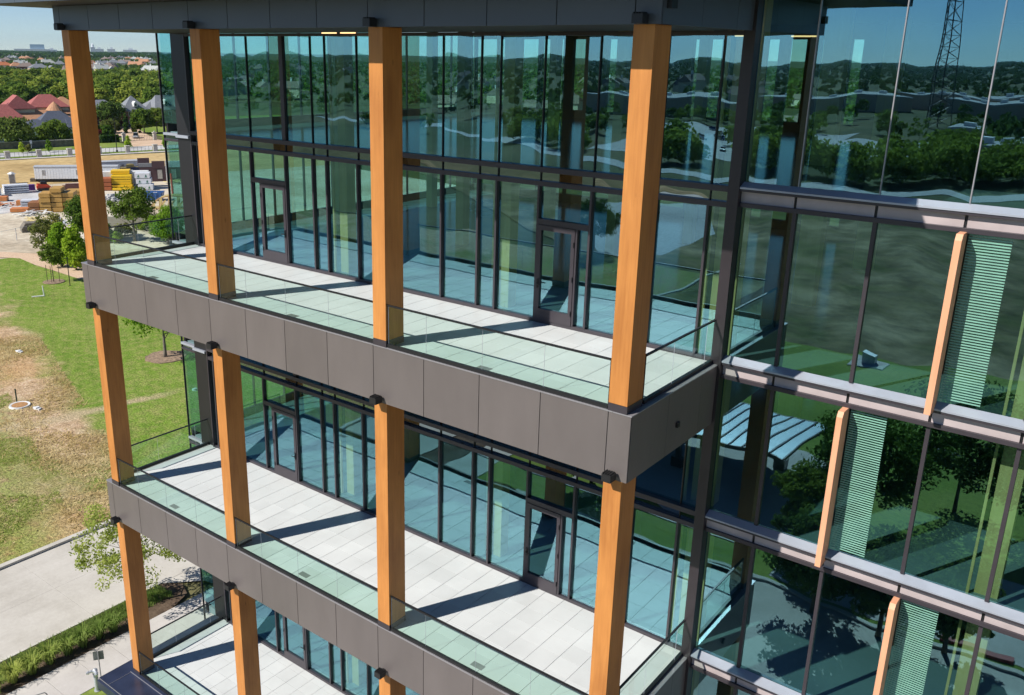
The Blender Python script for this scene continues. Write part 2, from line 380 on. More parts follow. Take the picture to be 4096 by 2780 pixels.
def sheet(name, poly, z, mat, label=None):
    b = MB(); b.quad(*[(x, y, z) for x, y in poly]); o = b.build(name, mat); o['kind'] = 'structure'
    if label: o['label'] = label
    return o
def strip(name, pts, wd, z, mat, th=0):
    """road or path of constant width along a polyline"""
    P = [Vector((x, y)) for x, y in pts]; L, Rr = [], []
    for i, p in enumerate(P):
        d = (P[min(i+1, len(P)-1)]-P[max(i-1, 0)]).normalized(); n = Vector((-d.y, d.x))
        L.append(p+n*wd/2); Rr.append(p-n*wd/2)
    b = MB()
    for i in range(len(P)-1): b.quad((*Rr[i], z), (*Rr[i+1], z), (*L[i+1], z), (*L[i], z))
    o = b.build(name, mat); o['kind'] = 'structure'; return o

# ================================================================ GROUND
S = 9000
b = MB(); b.quad((-S, -S, GZ-.10), (S, -S, GZ-.10), (S, S, GZ-.10), (-S, S, GZ-.10)); o = b.build('ground', M['far']); o['kind'] = 'structure'
sheet('lawn', [(-97.5, -90), (-18.62, -90), (-18.62, 75), (-85, 75), (-84, 52), (-76, 44), (-80, 41.4), (-91, 41.5), (-96.5, 44), (-97.5, 39)], GZ+.02, M['lawn'])
sheet('construction_yard', [(-185, -40), (-97, -40), (-97, 41), (-90, 50), (-80, 56), (-80, 140), (-150, 150), (-185, 110)], GZ-.04, M['sand'])
sheet('gravel_yard', [(-160, 50), (-134, 50), (-132, 76), (-156, 80)], GZ-.02, M['gravel'])
sheet('dry_field', [(-205, 20), (-172, 20), (-160, 100), (-140, 170), (-194, 160), (-213, 95)], GZ-.02, M['field'])
strip('granite_path', [(-101, 41), (-96, 43.8), (-90, 43.2), (-85, 43.2), (-79, 43), (-72, 46), (-60, 58)], 3.4, GZ+.03, M['dgpath'])
strip('curving_path', [(-96, 66), (-90, 63.5), (-86, 66), (-78, 72)], 2.6, GZ+.025, M['walk'])
# driveway with kerb, planting strip, sidewalk west of the building
dw = sheet('driveway', [(-18.6, -66), (-10.1, -66), (-10.1, 8.0), (-8.6, 9.6), (-6, 10.2), (6, 12), (6, 40), (-18.6, 40)], GZ+.004, M['kerb'])
slab_me = MB().box(-1.985, -2.293, 0, 1.985, 2.293, .012).mesh('slab', M['concrete'])
for x in (-16.16, -12.18):
    for k in range(-10, 9): ob('slab', slab_me, dw, (x, 1.6+k*4.6, GZ+.005))
for x in (-7.6, -3.4, .8): 
    for k in range(0, 5): ob('slab', slab_me, dw, (x, 14.8+k*4.6, GZ+.005))
b = MB()
for y in np.arange(-100, 40, 4.6): b.box(-18.60, y, GZ-.2, -18.25, y+4.585, GZ+.16)
b.build('kerb', M['kerb'])['kind'] = 'structure'
b = MB()
for y in np.arange(-60, 7, 4.6): b.box(-10.25, y, GZ-.2, -10.08, min(y+4.585, 7.9), GZ+.10)
b.build('kerb', M['kerb'])['kind'] = 'structure'
sheet('planting_bed', [(-10.08, -90), (-7.65, -90), (-7.65, 6.9), (-8.2, 8.2), (-9.2, 8.6), (-10.08, 7.9)], GZ+.05, M['bed'])
b = MB(); b.box(-7.62, -58, GZ-.2, -5.05, 30, GZ+.055); sw = b.build('sidewalk', M['kerb']); sw['kind'] = 'structure'
sw_me = MB().box(-1.28, -.815, 0, 1.28, .815, .02).mesh('slab', M['walk'])
for y in np.arange(-20, 29, 1.65): ob('slab', sw_me, sw, (-6.335, y+.8, GZ+.056))
sheet('side_paving', [(-5.05, 1.6), (0, 1.6), (0, 40), (-5.05, 40)], GZ+.06, M['walk'])
sheet('grass_bed', [(-5.05, -14), (-1.5, -14), (-1.5, 1.58), (-5.05, 1.58)], GZ+.055, M['lawn2'])
# land in front of the building (mirrored in its glass)
sheet('plaza', [(-1.5, -20.2), (70, -20.2), (70, 4.6), (-1.5, 4.6)], GZ+.03, M['concrete'])
b = MB()
for x in np.arange(-1.5, 70, 6): b.box(x, -20.5, GZ-.1, x+5.98, -20.2, GZ+.15)
b.build('plaza_kerb', M['kerb'])['kind'] = 'structure'
b = MB(); b.box(24.4, -21.35, GZ, 27.6, -20.95, GZ+.17); tag(b.build('painted_kerb', surf('red_kerb_paint', (.35, .05, .05), .6)), kind='structure')
sheet('front_lawn', [(-9.5, -66), (90, -72), (90, -20.5), (-5, -20.5), (-5.05, -30), (-7.6, -40)], GZ+.02, M['lawn2'])
sheet('pavilion_pad', [(1, -41), (15.5, -39), (15.5, -25), (0, -25)], GZ+.045, M['walk'])
sheet('paved_court', [(15.5, -28.5), (30, -30), (30, -21), (15.5, -21)], GZ+.04, M['walk'])
sheet('brown_field', [(-130, -152), (95, -150), (95, -70), (-9, -64), (-40, -90)], GZ+.01, M['brownfield'])
strip('front_road', [(-280, -262), (-230, -252), (-166, -243), (-140, -222), (-118, -205), (-85, -192), (-60, -189), (-28, -190), (0, -192), (60, -196), (200, -200)], 9, GZ+.02, M['carlot'])
sheet('service_pad', [(-62, -136), (-44, -146), (-30, -118), (-29, -96), (-36, -90), (-44, -100)], GZ+.03, M['carlot'])
sheet('parking_lot', [(-152, -350), (-72, -350), (-72, -226), (-120, -226)], GZ+.02, M['carlot'])
sheet('parking_court', [(-72, -330), (-38, -320), (-34, -262), (-72, -258)], GZ+.025, M['carlot'])

# ================================================================ OFFICE BUILDING
bld = thing('office_building', 'glass office building with orange timber columns and stacked white balconies', 'building', (10.8, 4.57, GZ))
OFF = tuple(-v for v in bld.location)
def part(mb, name, mats, parent=None, **k): return mb.build(name, mats, parent or bld, OFF if parent is None else (0, 0, 0), **k)
def piece(name, me, loc, parent=None):
    return ob(name, me, parent or bld, tuple(a+b_ for a, b_ in zip(loc, OFF)) if parent is None else loc)
H = 8.4
CX = [.4147, 7.2939, 14.1724, 21.0295]; CW, CD = .4434, .6655
XE = 21.59
XR = 46.0
# roof canopy and fascia
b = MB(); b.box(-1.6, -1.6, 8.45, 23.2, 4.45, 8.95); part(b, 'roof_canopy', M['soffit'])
b = MB()
for x in np.arange(-1.6, 23.1, 2.48): b.box(x+.006, -1.63, 8.46, x+2.474, -1.60, 8.94)
part(b, 'canopy_edge', M['canopy_metal'])
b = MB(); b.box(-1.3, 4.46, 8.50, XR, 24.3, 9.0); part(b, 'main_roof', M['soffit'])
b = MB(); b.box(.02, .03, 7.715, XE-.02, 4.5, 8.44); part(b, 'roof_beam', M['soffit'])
JX = [0.0] + [.385+1.7215*k for k in range(13)] + [XE]
for a, c in zip(JX[:-1], JX[1:]):
    b = MB(); b.box(a+.011, 0, 7.712, c-.011, .028, 8.44); part(b, 'roof_fascia_panel', M['fascia_roof_shaded'])
for a, c in ((0.03, 1.72), (1.72, 3.44), (3.44, 4.4)):
    b = MB(); b.box(XE-.018, a+.006, 7.712, XE+.004, c-.006, 8.44); part(b, 'roof_fascia_panel', M['fascia_roof_shaded'])
    b = MB(); b.box(-.004, a+.006, 7.712, .018, c-.006, 8.44); part(b, 'roof_fascia_panel', M['fascia_roof_shaded'])
# pavers: shared mesh, the 300 that show largest are single parts
pm = MB(); pm.box(-.326, -.3285, -.04, .326, .3285, 0); pave = pm.mesh('paver', M['paver'])
PX = [.30+.333+.664*i for i in range(32)]; PY = [.16+.333+.664*j for j in range(7)]
cand = []
for lv, z0 in enumerate((0, -H, -2*H)):
    for x in PX:
        for y in PY:
            if x > 21.35 or y > 4.55: continue
            q = to_px((x, y, z0)); a = 0
            if q and -60 < q[0] < 4150 and -60 < q[1] < 2840: a = 1/q[2]**2*(CPOS.z-z0)/q[2]
            cand.append((a, lv, x, y, z0))
cand.sort(key=lambda c_: -c_[0])
rest = {0: MB(), 1: MB(), 2: MB()}
for i, (a, lv, x, y, z0) in enumerate(cand):
    if i < 296: piece('paver', pave, (x, y, z0+random.uniform(-.002, .001)))
    else: rest[lv].box(x-.325, y-.325, z0-.04, x+.325, y+.325, z0)
for lv, mb in rest.items():
    if mb.v: part(mb, 'paver_field', M['paver'])['kind'] = 'stuff'
# balconies
for lv, z0 in enumerate((0, -H, -2*H)):
    if lv < 2:
        b = MB(); b.box(.03, .03, z0-1.50, XE-.03, 4.5, z0-.055); part(b, 'balcony_slab', [M['joint']])
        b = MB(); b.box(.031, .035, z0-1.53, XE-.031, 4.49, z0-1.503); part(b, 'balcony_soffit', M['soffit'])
        for a, c in zip(JX[:-1], JX[1:]):
            b = MB(); b.box(a+.010, 0, z0-1.53, c-.010, .028, z0-.015); part(b, 'fascia_panel', M['fascia'])
        for a, c in ((0.0285, 1.75), (1.75, 3.47), (3.47, 4.45)):
            b = MB(); b.box(XE-.028, a+.006, z0-1.53, XE, c-.006, z0-.015); part(b, 'fascia_panel', M['fascia'])
            b = MB(); b.box(0, a+.006, z0-1.53, .028, c-.006, z0-.015); part(b, 'fascia_panel', M['fascia'])
        J2 = [-.012, 3.83, 7.27, 10.71, 14.15, 17.6, 21.15, XE+.012]
        for a, c in zip(J2[:-1], J2[1:]):
            b = MB(); b.box(a+.003, -.012, z0-.012, c-.003, .13, z0+.012); part(b, 'coping', M['coping'])
        for xa, xb in ((-.012, .13), (XE-.13, XE+.012)):
            b = MB(); b.box(xa, .133, z0-.012, xb, 4.4, z0+.012); part(b, 'coping', M['coping'])
    else:
        # lowest level: a dark metal canopy that reaches past the balcony above the entrance
        b = MB(); b.box(-.36, -1.08, z0-.50, 23.4, 4.5, z0-.056); part(b, 'entrance_canopy', M['navy'])
        b = MB(); b.extr([(-1.13, z0-.50), (-1.082, z0-.52), (-1.082, z0-.12), (-1.13, z0-.14)], 'x', -.41, 23.4); part(b, 'canopy_fascia', M['navy'])
        for x0, x1 in ((-.36, .32), (.33, 3.4), (3.41, 6.8), (6.81, 10.2), (10.21, 13.6), (13.61, 17), (17.01, 20.4), (20.41, 23.4)):
            b = MB(); b.box(x0+.008, -1.07, z0-.054, x1-.008, -.075 if x0 > 0 else 4.4, z0-.030); part(b, 'canopy_sheet', M['navy'])
        b = MB(); b.box(.33, -.07, z0-.054, XE, .03, z0+.05); b.box(.33, .13, z0-.05, XE, .16, z0+.02); part(b, 'gutter_edge', M['navy'])
        b = MB(); b.box(.30, -.078, z0-.029, XE, -.068, z0+.008); b.box(.315, -1.06, z0-.053, .325, -.08, z0-.022); b.box(-.35, -1.078, z0-.05, 23.3, -1.068, z0-.02); b.box(-.355, -1.06, z0-.05, -.345, 4.3, z0-.02); part(b, 'seam_trim', M['coping'])
    # drains
    for cx in (3.75, 10.6, 17.43):
        b = MB(); b.box(cx-.19, .32, z0-.002, cx+.19, .52, z0+.004)
        for k in range(9): b.box(cx-.18+k*.04, .33, z0+.004, cx-.18+k*.04+.022, .51, z0+.009)
        part(b, 'floor_drain', M['grey'])
    # glass railings between the columns
    bays = [(CX[i]+CW+.015, CX[i+1]-.03) for i in range(3)]
    for x0, x1 in bays:
        b = MB(); b.box(x0, .025, z0+.013, x1, .105, z0+.105); part(b, 'railing_shoe', M['black'])
        b = MB(); b.box(x0, .04, z0+1.095, x1, .09, z0+1.135); b.box(x0, .055, z0+.1, x0+.014, .075, z0+1.1); b.box(x1-.014, .055, z0+.1, x1, .075, z0+1.1); part(b, 'handrail', M['black'])
        ed = [x0+.016] + [x for x in [.385+1.7215*k+.02 for k in range(13)] if x0+.5 < x < x1-.5] + [x1-.016]
        for a, c in zip(ed[:-1], ed[1:]):
            b = MB(); b.quad((a+.005, .065, z0+.1), (c-.005, .065, z0+.1), (c-.005, .065, z0+1.1), (a+.005, .065, z0+1.1)); b.mi = 1
            b.box(a+.003, .061, z0+.1, a+.007, .069, z0+1.095); part(b, 'railing_pane', [M['railglass'], M['sill']])
    for xe, sgn in ((.20, 1), (21.42, -1)):
        y0, y1 = CD+.12, 4.5
        b = MB(); b.box(xe-.04, y0, z0+.013, xe+.04, y1, z0+.105); part(b, 'railing_shoe', M['black'])
        b = MB(); b.box(xe-.025, y0, z0+1.095, xe+.025, y1, z0+1.135); b.box(xe-.01, y0, z0+.1, xe+.01, y0+.014, z0+1.1); part(b, 'handrail', M['black'])
        ed = [y0+.016, 2.15, 3.88, y1]
        for a, c in zip(ed[:-1], ed[1:]):
            b = MB(); b.quad((xe, a+.005, z0+.1), (xe, c-.005, z0+.1), (xe, c-.005, z0+1.1), (xe, a+.005, z0+1.1)); b.mi = 1
            b.box(xe-.004, a+.003, z0+.1, xe+.004, a+.007, z0+1.095); part(b, 'railing_pane', [M['railglass'], M['sill']])
    # columns
    top = 7.711 if lv == 0 else z0+H-1.532
    for i, cx in enumerate(CX):
        b = MB(); b.box(cx, 0, z0+.187, cx+CW, CD, top); c = part(b, 'timber_column', M['timber'], bevel=.006)
        b = MB(); b.box(cx-.004, -.004, z0+.013, cx+CW+.004, CD+.004, z0+.184); b.build('base_shoe', M['frame'], c)
        # flood light under the fascia beside the column head
        zt = top+.175 if lv == 0 else top+.21
        b = MB(); b.box(cx+.11, -.30, zt-.17, cx+.33, -.06, zt); b.box(cx+.17, -.06, zt-.14, cx+.27, -.001, zt-.02)
        for k in range(4): b.box(cx+.12+k*.055, -.29, zt+.001, cx+.14+k*.055, -.08, zt+.03)
        part(b, 'flood_light', M['black'])
    b = MB(); b.box(XE+.001, 2.2, z0-.95, XE+.06, 2.32, z0-.83) if lv < 2 else b.box(XE+.001, 2.2, z0-.3, XE+.06, 2.32, z0-.2); part(b, 'camera_dome', M['black'])
b = MB(); b.box(XE+.001, .16, 7.99, XE+.10, .40, 8.17); part(b, 'flood_light', M['black'])
# ---- glass wall behind the balconies
def pane(x0, z0, x1, z1, y=D, mat='glass', name='glass_pane'):
    b = MB(); b.quad((x0, y, z0), (x1, y, z0), (x1, y, z1), (x0, y, z1)); return part(b, name, M[mat])
def frame(x0, y0, z0, x1, y1, z1, name='mullion', m='frame'):
    b = MB(); b.box(x0, y0, z0, x1, y1, z1); return part(b, name, M[m], bevel=.004)
FM = sorted(x for k in range(-1, 3) for x in (3.95+6.88*k, 5.77+6.88*k, 7.13+6.88*k, 7.785+6.88*k, 9.20+6.88*k) if .5 < x < 21.2)
FX = [.62] + FM + [21.44]
for lv, z0 in enumerate((0, -H, -2*H)):
    ztop = 7.62 if lv == 0 else z0+6.85
    frame(.62, 4.47, z0+.0, 21.40, 4.63, z0+.10, 'sill_frame')
    frame(.62, 4.45, z0+3.80, 21.40, 4.63, z0+3.93, 'transom'); frame(.62, 4.42, z0+4.17, 21.40, 4.63, z0+4.31, 'transom')
    frame(.62, 4.45, ztop, 21.40, 4.63, ztop+.09, 'transom')
    for x in FM:
        thick = abs(x-5.77) < .1
        frame(x-.032, 4.46, z0+.102, x+.032, 4.62, z0+3.798)
        if thick: frame(x-.08, 4.48, z0+4.312, x+.10, 4.62, ztop-.002)
        else: frame(x-.014, 4.52, z0+4.312, x+.014, 4.60, ztop-.002, 'glazing_joint', 'black')
        frame(x-.014, 4.53, z0+3.932, x+.014, 4.60, z0+4.168, 'glazing_joint', 'black')
    doors = {3.95: (4.46, 5.738), 16.09: (16.122, 17.30)}
    for x0, x1 in zip(FX[:-1], FX[1:]):
        pane(x0+.02, z0+4.31, x1-.02, ztop); pane(x0+.015, z0+3.93, x1-.015, z0+4.17, mat='spandrel', name='spandrel_pane')
        dk = [v for k, v in doors.items() if abs(k-x0) < .15 or (abs(x0-16.115) < .1 and k == 16.09)]
        if dk:
            d0, d1 = dk[0]
            frame(x0+.034, 4.46, z0+2.76, x1-.034, 4.62, z0+2.92, 'transom'); pane(x0+.03, z0+2.92, x1-.03, z0+3.80)
            b = MB()
            for q in ((d0, z0+.102, d0+.11, z0+2.757), (d1-.11, z0+.102, d1, z0+2.757), (d0+.111, z0+.102, d1-.111, z0+.42), (d0+.111, z0+2.62, d1-.111, z0+2.757)):
                b.box(q[0], 4.44, q[1], q[2], 4.56, q[3])
            dr = part(b, 'glass_door', M['frame'])
            b = MB(); b.quad((d0+.11, 4.50, z0+.42), (d1-.11, 4.50, z0+.42), (d1-.11, 4.50, z0+2.62), (d0+.11, 4.50, z0+2.62)); b.build('door_pane', M['glass'], dr)
            hx, gx = (d1-.055, d0+.02) if d0 < 10 else (d0+.055, d1-.02)
            b = MB(); b.box(hx-.022, 4.41, z0+1.0, hx+.022, 4.438, z0+1.26); b.bar((hx, 4.38, z0+1.12), (hx-.13 if d0 < 10 else hx+.13, 4.37, z0+1.12), .025, .025); b.bar((hx, 4.44, z0+1.12), (hx, 4.37, z0+1.12), .025, .025)
            b.build('door_handle', M['black'], dr)
            for hz in (.45, 1.4, 2.35):
                b = MB(); b.tube([(gx, 4.425, z0+hz-.07), (gx, 4.425, z0+hz+.07)], .014, 8); b.build('hinge', M['black'], dr)
            if d0-x0 > .3: frame(d0-.062, 4.46, z0+.102, d0-.002, 4.62, z0+2.758); pane(x0+.03, z0+.1, d0-.06, z0+2.76)
            else: frame(d1+.002, 4.46, z0+.102, d1+.062, 4.62, z0+2.758); pane(d1+.06, z0+.1, x1-.03, z0+2.76)
        else: pane(x0+.02, z0+.10, x1-.02, z0+3.80)
# corner posts
frame(21.405, 4.30, GZ, 21.67, 4.66, 8.45, 'corner_post', 'bronze')
frame(-.29, 4.50, GZ, .56, 4.70, 8.45, 'corner_post', 'black')
frame(.562, 4.44, GZ, .618, 4.64, 8.45, 'mullion')
# left wing: one narrow glazed bay west of the balconies
for z in (4.2, 0, -4.2, -8.4, -12.6, -16.8):
    zb = z+.30
    pane(-1.19, zb, -.30, z+3.84, name='wing_pane')
    frame(-1.22, 4.50, z+4.06, -.293, 4.66, z+4.15, 'transom', 'sill'); frame(-1.22, 4.52, z+3.84, -.293, 4.64, z+3.93, 'transom')
    pane(-1.19, z+3.93, -.30, z+4.06, mat='spandrel', name='spandrel_pane')
    frame(-.285, 4.40, z+4.02, .50, 4.498, z+4.12, 'transom', 'sill')
frame(-1.245, 4.53, GZ, -1.222, 4.62, 8.45, 'mullion')
# ---- right-hand facade
RX = [21.56, 22.92, 24.62, 26.32, 28.02, 29.72, 31.42, 33.12, 34.82, 36.52, 38.22, 39.92, 41.62, 43.32, 45.02]
for z0 in (4.2, 0, -4.2, -8.4, -12.6, -16.8):
    b = MB(); b.extr([(4.33, z0+.085), (4.56, z0+.085), (4.56, z0+.225), (4.33, z0+.125)], 'x', 21.675, XR); part(b, 'sill_cap', M['sill'])
    frame(21.675, 4.35, z0+.022, XR, 4.58, z0+.083, 'transom')
    frame(21.675, 4.42, z0-.345, XR, 4.60, z0-.242, 'transom')
    xs = [21.675] + RX[1:]
    for a, c in zip(xs[:-1], xs[1:]):
        b = MB(); b.box(a+(.03 if a > 21.7 else 0), 4.475, z0-.24, c-.03, 4.57, z0+.02); part(b, 'concrete_panel', M['cpanel'])
        ztp = z0+3.855 if z0 < 4 else 8.45
        pane(a, z0+.22, c, ztp)
    for x in RX[1:]:
        frame(x-.022, 4.50, z0-.24, x+.022, 4.60, z0+.02, 'glazing_joint', 'black')
        if z0 > 4: frame(x-.013, 4.535, z0+.225, x+.013, 4.60, 8.45, 'mullion', 'coping')
        else: frame(x-.042, 4.50, z0+.225, x+.042, 4.62, z0+3.855)
for x, z0 in ((26.32, 0), (24.62, -4.2), (26.32, -8.4), (29.72, -4.2), (31.42, 0)):
    za, zb = (.06, 3.88) if z0 == 0 else (-.04, 3.86)
    b = MB(); b.extr([(4.49, z0+za), (4.49, z0+zb), (4.10, z0+zb), (4.02, z0+zb-.12), (4.02, z0+za)], 'x', x-.065, x+.065); part(b, 'sun_fin', M['fin'], bevel=.005)
    b = MB(); n = 61
    for k in range(n):
        zz = z0+.30+k*(3.5/(n-1)); b.quad((x+.09, 4.556, zz), (x+.86, 4.556, zz), (x+.86, 4.556, zz+.03), (x+.09, 4.556, zz+.03))
    part(b, 'frit_stripes', M['frit'])['kind'] = 'stuff'
# ---- inside
for z in (4.2, 0, -4.2, -8.4, -12.6, -16.8):
    b = MB(); b.box(-1.05, 4.72, z-.34, XR, 23.6, z-.02); part(b, 'floor_slab', M['slab'])
for x, cw in ((.75, .36), (7.62, .36), (14.30, .36), (20.88, .62), (27.69, .46), (34.6, .46), (41.4, .46)):
    for y in (5.2, 11.4, 17.6):
        b = MB(); b.box(x, y, GZ, x+cw, y+.40, 8.49); part(b, 'interior_column', M['pine'])
    b = MB(); b.box(x-.14, 5.02, GZ, x-.085, 5.10, 8.49); part(b, 'interior_post', M['pine'])
slots = [(-1.1, 1.2), (1.35, 2.9), (3.1, 4.4), (4.95, 5.65), (6.9, 7.65), (8.6, 9.2), (11.25, 11.65), (12.0, 12.6), (14.6, 15.1), (15.55, 16.25), (16.85, 17.45), (18.05, 18.5), (19.35, 19.5)]
for z in (4.2, 0, -4.2, -8.4, -12.6, -16.8):
    b = MB(); x = -1.2
    sl_ = slots if z > 4 else [(-1.1, 1.2), (1.3, 3.0), (3.1, 4.7), (4.8, 6.4), (6.5, 8.1), (8.2, 9.8), (9.9, 11.4)] + slots[8:]
    for a, c in sl_ + [(XR, XR)]:
        if a > x: b.box(x, 23.7, z+.35, a, 23.95, z+3.7)
        x = c
    b.box(-1.2, 23.7, z-.3, XR, 23.95, z+.35); b.box(-1.2, 23.7, z+3.7, XR, 23.95, 8.49 if z > 4 else z+3.85)
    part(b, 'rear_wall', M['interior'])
    b = MB(); b.quad((-1.2, 23.82, z+.35), (30, 23.82, z+.35), (30, 23.82, z+3.7), (-1.2, 23.82, z+3.7)); part(b, 'rear_glazing', M['rearglass'])
    b = MB()
    for y in np.arange(6.3, 23.6, 1.72): b.box(-1.22, y-.03, z+.3, -1.12, y+.03, z+3.85)
    b.box(-1.22, 4.66, z-.35, -1.12, 23.7, z+.30); b.box(-1.22, 4.66, z+3.84, -1.12, 23.7, z+3.86); part(b, 'side_mullions', M['frame'])
    b = MB(); b.quad((-1.17, 4.66, z+.3), (-1.17, 23.7, z+.3), (-1.17, 23.7, z+3.84), (-1.17, 4.66, z+3.84)); part(b, 'side_glazing', M['rearglass'])
b = MB(); b.box(30.5, 12, GZ, 40, 20, 8.4); part(b, 'added_dark_core', M['interior'])  # unseen box added to darken the rooms behind the glass
for x, y, z in ((21.0, 4.8, 7.60), (22.1, 5.3, 7.60), (22.4, 5.0, 3.82), (8.4, 3.9, 7.68), (9.2, 3.9, 7.68), (27, 7, 3.82), (17, 8, 3.82)):
    b = MB(); b.box(x, y, z, x+.55, y+.10, z+.03); part(b, 'ceiling_light', M['light'])

# ================================================================ PLANTS
def cards(P, N, size, rnd, aspect=1.6, jit=.9, var=.5):
    """leaf-sized quads at points P facing roughly along N"""
    n = len(P); Nn = N + rnd.normal(0, jit, (n, 3)); Nn /= np.linalg.norm(Nn, axis=1)[:, None]+1e-9
    A = np.cross(Nn, rnd.normal(0, 1, (n, 3))); A /= np.linalg.norm(A, axis=1)[:, None]+1e-9
    B = np.cross(Nn, A); s = size*(1-var/2+var*rnd.random(n))[:, None]
    a = A*s*aspect/2; b_ = B*s/2
    V = np.stack([P-a-b_*.35, P-b_*.9+a*.1, P+a+b_*.2, P+b_*.9-a*.05], 1).reshape(-1, 3)
    return V, np.arange(4*n, dtype=np.int32).reshape(n, 4)
def crown_pts(rx, rz, zc, nclump, nper, cr, rnd, shape='round', fill=.5):
    """leaf points gathered in clumps through the crown volume"""
    P, N = [], []
    for k in range(nclump):
        while True:
            d = rnd.normal(0, 1, 3); d /= np.linalg.norm(d)
            if shape == 'cone' or d[2] > -.75: break
        rr = fill+(1-fill)*rnd.random()**.6
        c = d*rr
        x, y, z = c
        if shape == 'cone': taper = (1-(z+1)/2*.86); x *= taper*1.15; y *= taper*1.15
        if shape == 'vase': taper = .62+.38*(z+1)/2; x *= taper; y *= taper
        ctr = np.array([x*rx, y*rx, zc+z*rz]); s = cr*(.65+.7*rnd.random())
        q = rnd.normal(0, 1, (nper, 3)); q /= np.linalg.norm(q, axis=1)[:, None]; q *= rnd.random((nper, 1))**.4
        P.append(ctr+q*s*np.array([1, 1, .75])); N.append(q*.7+d*.5+np.array([0, 0, .45]))
    return np.concatenate(P), np.concatenate(N)
def trunk_mb(h, r0, crown_r, zc, nl, rnd, lean=.04, multi=1):
    b = MB()
    for m_ in range(multi):
        a0 = rnd.uniform(0, 6.28); sp = .0 if multi == 1 else crown_r*.25
        pts = [(sp*t*math.cos(a0)+rnd.normal(0, lean)*t*h*.2, sp*t*math.sin(a0)+rnd.normal(0, lean)*t*h*.2, -.1+t*(h*.8)) for t in (0, .12, .3, .5, .72, 1)]
        pts[0] = (pts[1][0], pts[1][1], -.1)
        b.tube(pts, [r0*1.25, r0, r0*.85, r0*.65, r0*.4, r0*.15], 7)
        for k in range(nl):
            t = rnd.uniform(.30, .85); z = t*h*.8; px, py = [np.interp(t, (0, .12, .3, .5, .72, 1), [p[i] for p in pts]) for i in (0, 1)]
            a = rnd.uniform(0, 6.28)+k*2.4; L = crown_r*rnd.uniform(.55, .95); up = rnd.uniform(.35, .8)*L
            q = [(px, py, z), (px+math.cos(a)*L*.4, py+math.sin(a)*L*.4, z+up*.45), (px+math.cos(a)*L, py+math.sin(a)*L, z+up)]
            b.tube(q, [r0*.42*(1-t*.5), r0*.28*(1-t*.5), r0*.08], 5)
    return b
TREES = {}
def tree(name, label, loc, h, rx, nclump, nper, leaf, mat='leaf', bark='bark', base=.3, cr=None, shape='round', group=None, multi=1, nl=8, r0=None, seed=0, cat='tree', fill=.5, rotz=0, lean=.04):
    rnd = np.random.default_rng(seed+int(abs(loc[0]*7+loc[1]*13)))
    t = thing(name, label, cat, loc, rotz, group)
    z0 = h*base; rz = (h-z0)/2
    trunk_mb(h, r0 or h*.016, rx, z0+rz, nl, rnd, lean, multi).build('trunk', M[bark], t, smooth=True)
    P, N = crown_pts(rx, rz, z0+rz, nclump, nper, cr or rx*.32, rnd, shape, fill)
    V, Q = cards(P, N, leaf, rnd); ob('crown', np_mesh('crown', V, Q, M[mat]), t)
    return t
G0 = GZ+.02
# trees and planting close to the building
tree('young_tree', 'leafy young tree in the planting bed between driveway and sidewalk', (-9.15, 6.0, GZ+.05), 6.5, 2.95, 120, 62, .095, 'leafnear', 'bark', .2, .46, 'round', None, 1, 20, .085, 3, fill=.3)
def grass_clump(loc, h, nb, seed, label):
    rnd = np.random.default_rng(seed); V, Q = [], []
    for k in range(nb):
        a = rnd.uniform(0, 6.28); r0 = abs(rnd.normal(0, .10)); L = h*rnd.uniform(.6, 1.1); out = L*rnd.uniform(.15, .75); wd = rnd.uniform(.016, .032)
        ca, sa = math.cos(a), math.sin(a); nx, ny = -sa*wd, ca*wd
        pr = [(r0, 0, 1), (r0+out*.3, L*.55, .9), (r0+out*.72, L*.88, .6), (r0+out*1.1, L*(.9-.25*rnd.random()), .12)]
        n0 = len(V)
        for rr, z, w_ in pr: V += [(ca*rr-nx*w_, sa*rr-ny*w_, z), (ca*rr+nx*w_, sa*rr+ny*w_, z)]
        for i in range(3): Q.append((n0+2*i, n0+2*i+1, n0+2*i+3, n0+2*i+2))
    o = ob('ornamental_grass', np_mesh('ornamental_grass', V, Q, M['grassblade']), None, loc); return tag(o, label, 'plant', 'ornamental grasses along the sidewalk edge')
gl_ = ['lowest ornamental grass clump cut by the photo edge', 'tall ornamental grass clump second up from the photo corner', 'ornamental grass clump third up the sidewalk edge', 'broad ornamental grass clump fourth up the sidewalk edge', 'ornamental grass clump in the middle of the row', 'ornamental grass clump beside the bare mulch, sixth up', 'ornamental grass clump left of the orange column foot', 'ornamental grass clump nearest the orange column']
for i, (x, y) in enumerate([(-8.2, -2.1), (-8.22, -1.2), (-8.2, -.35), (-8.28, .55), (-8.3, 1.45), (-8.3, 2.25), (-8.25, 3.1), (-8.25, 3.85)]):
    grass_clump((x, y, GZ+.05), random.uniform(.85, 1.05), 190, 40+i, gl_[i])
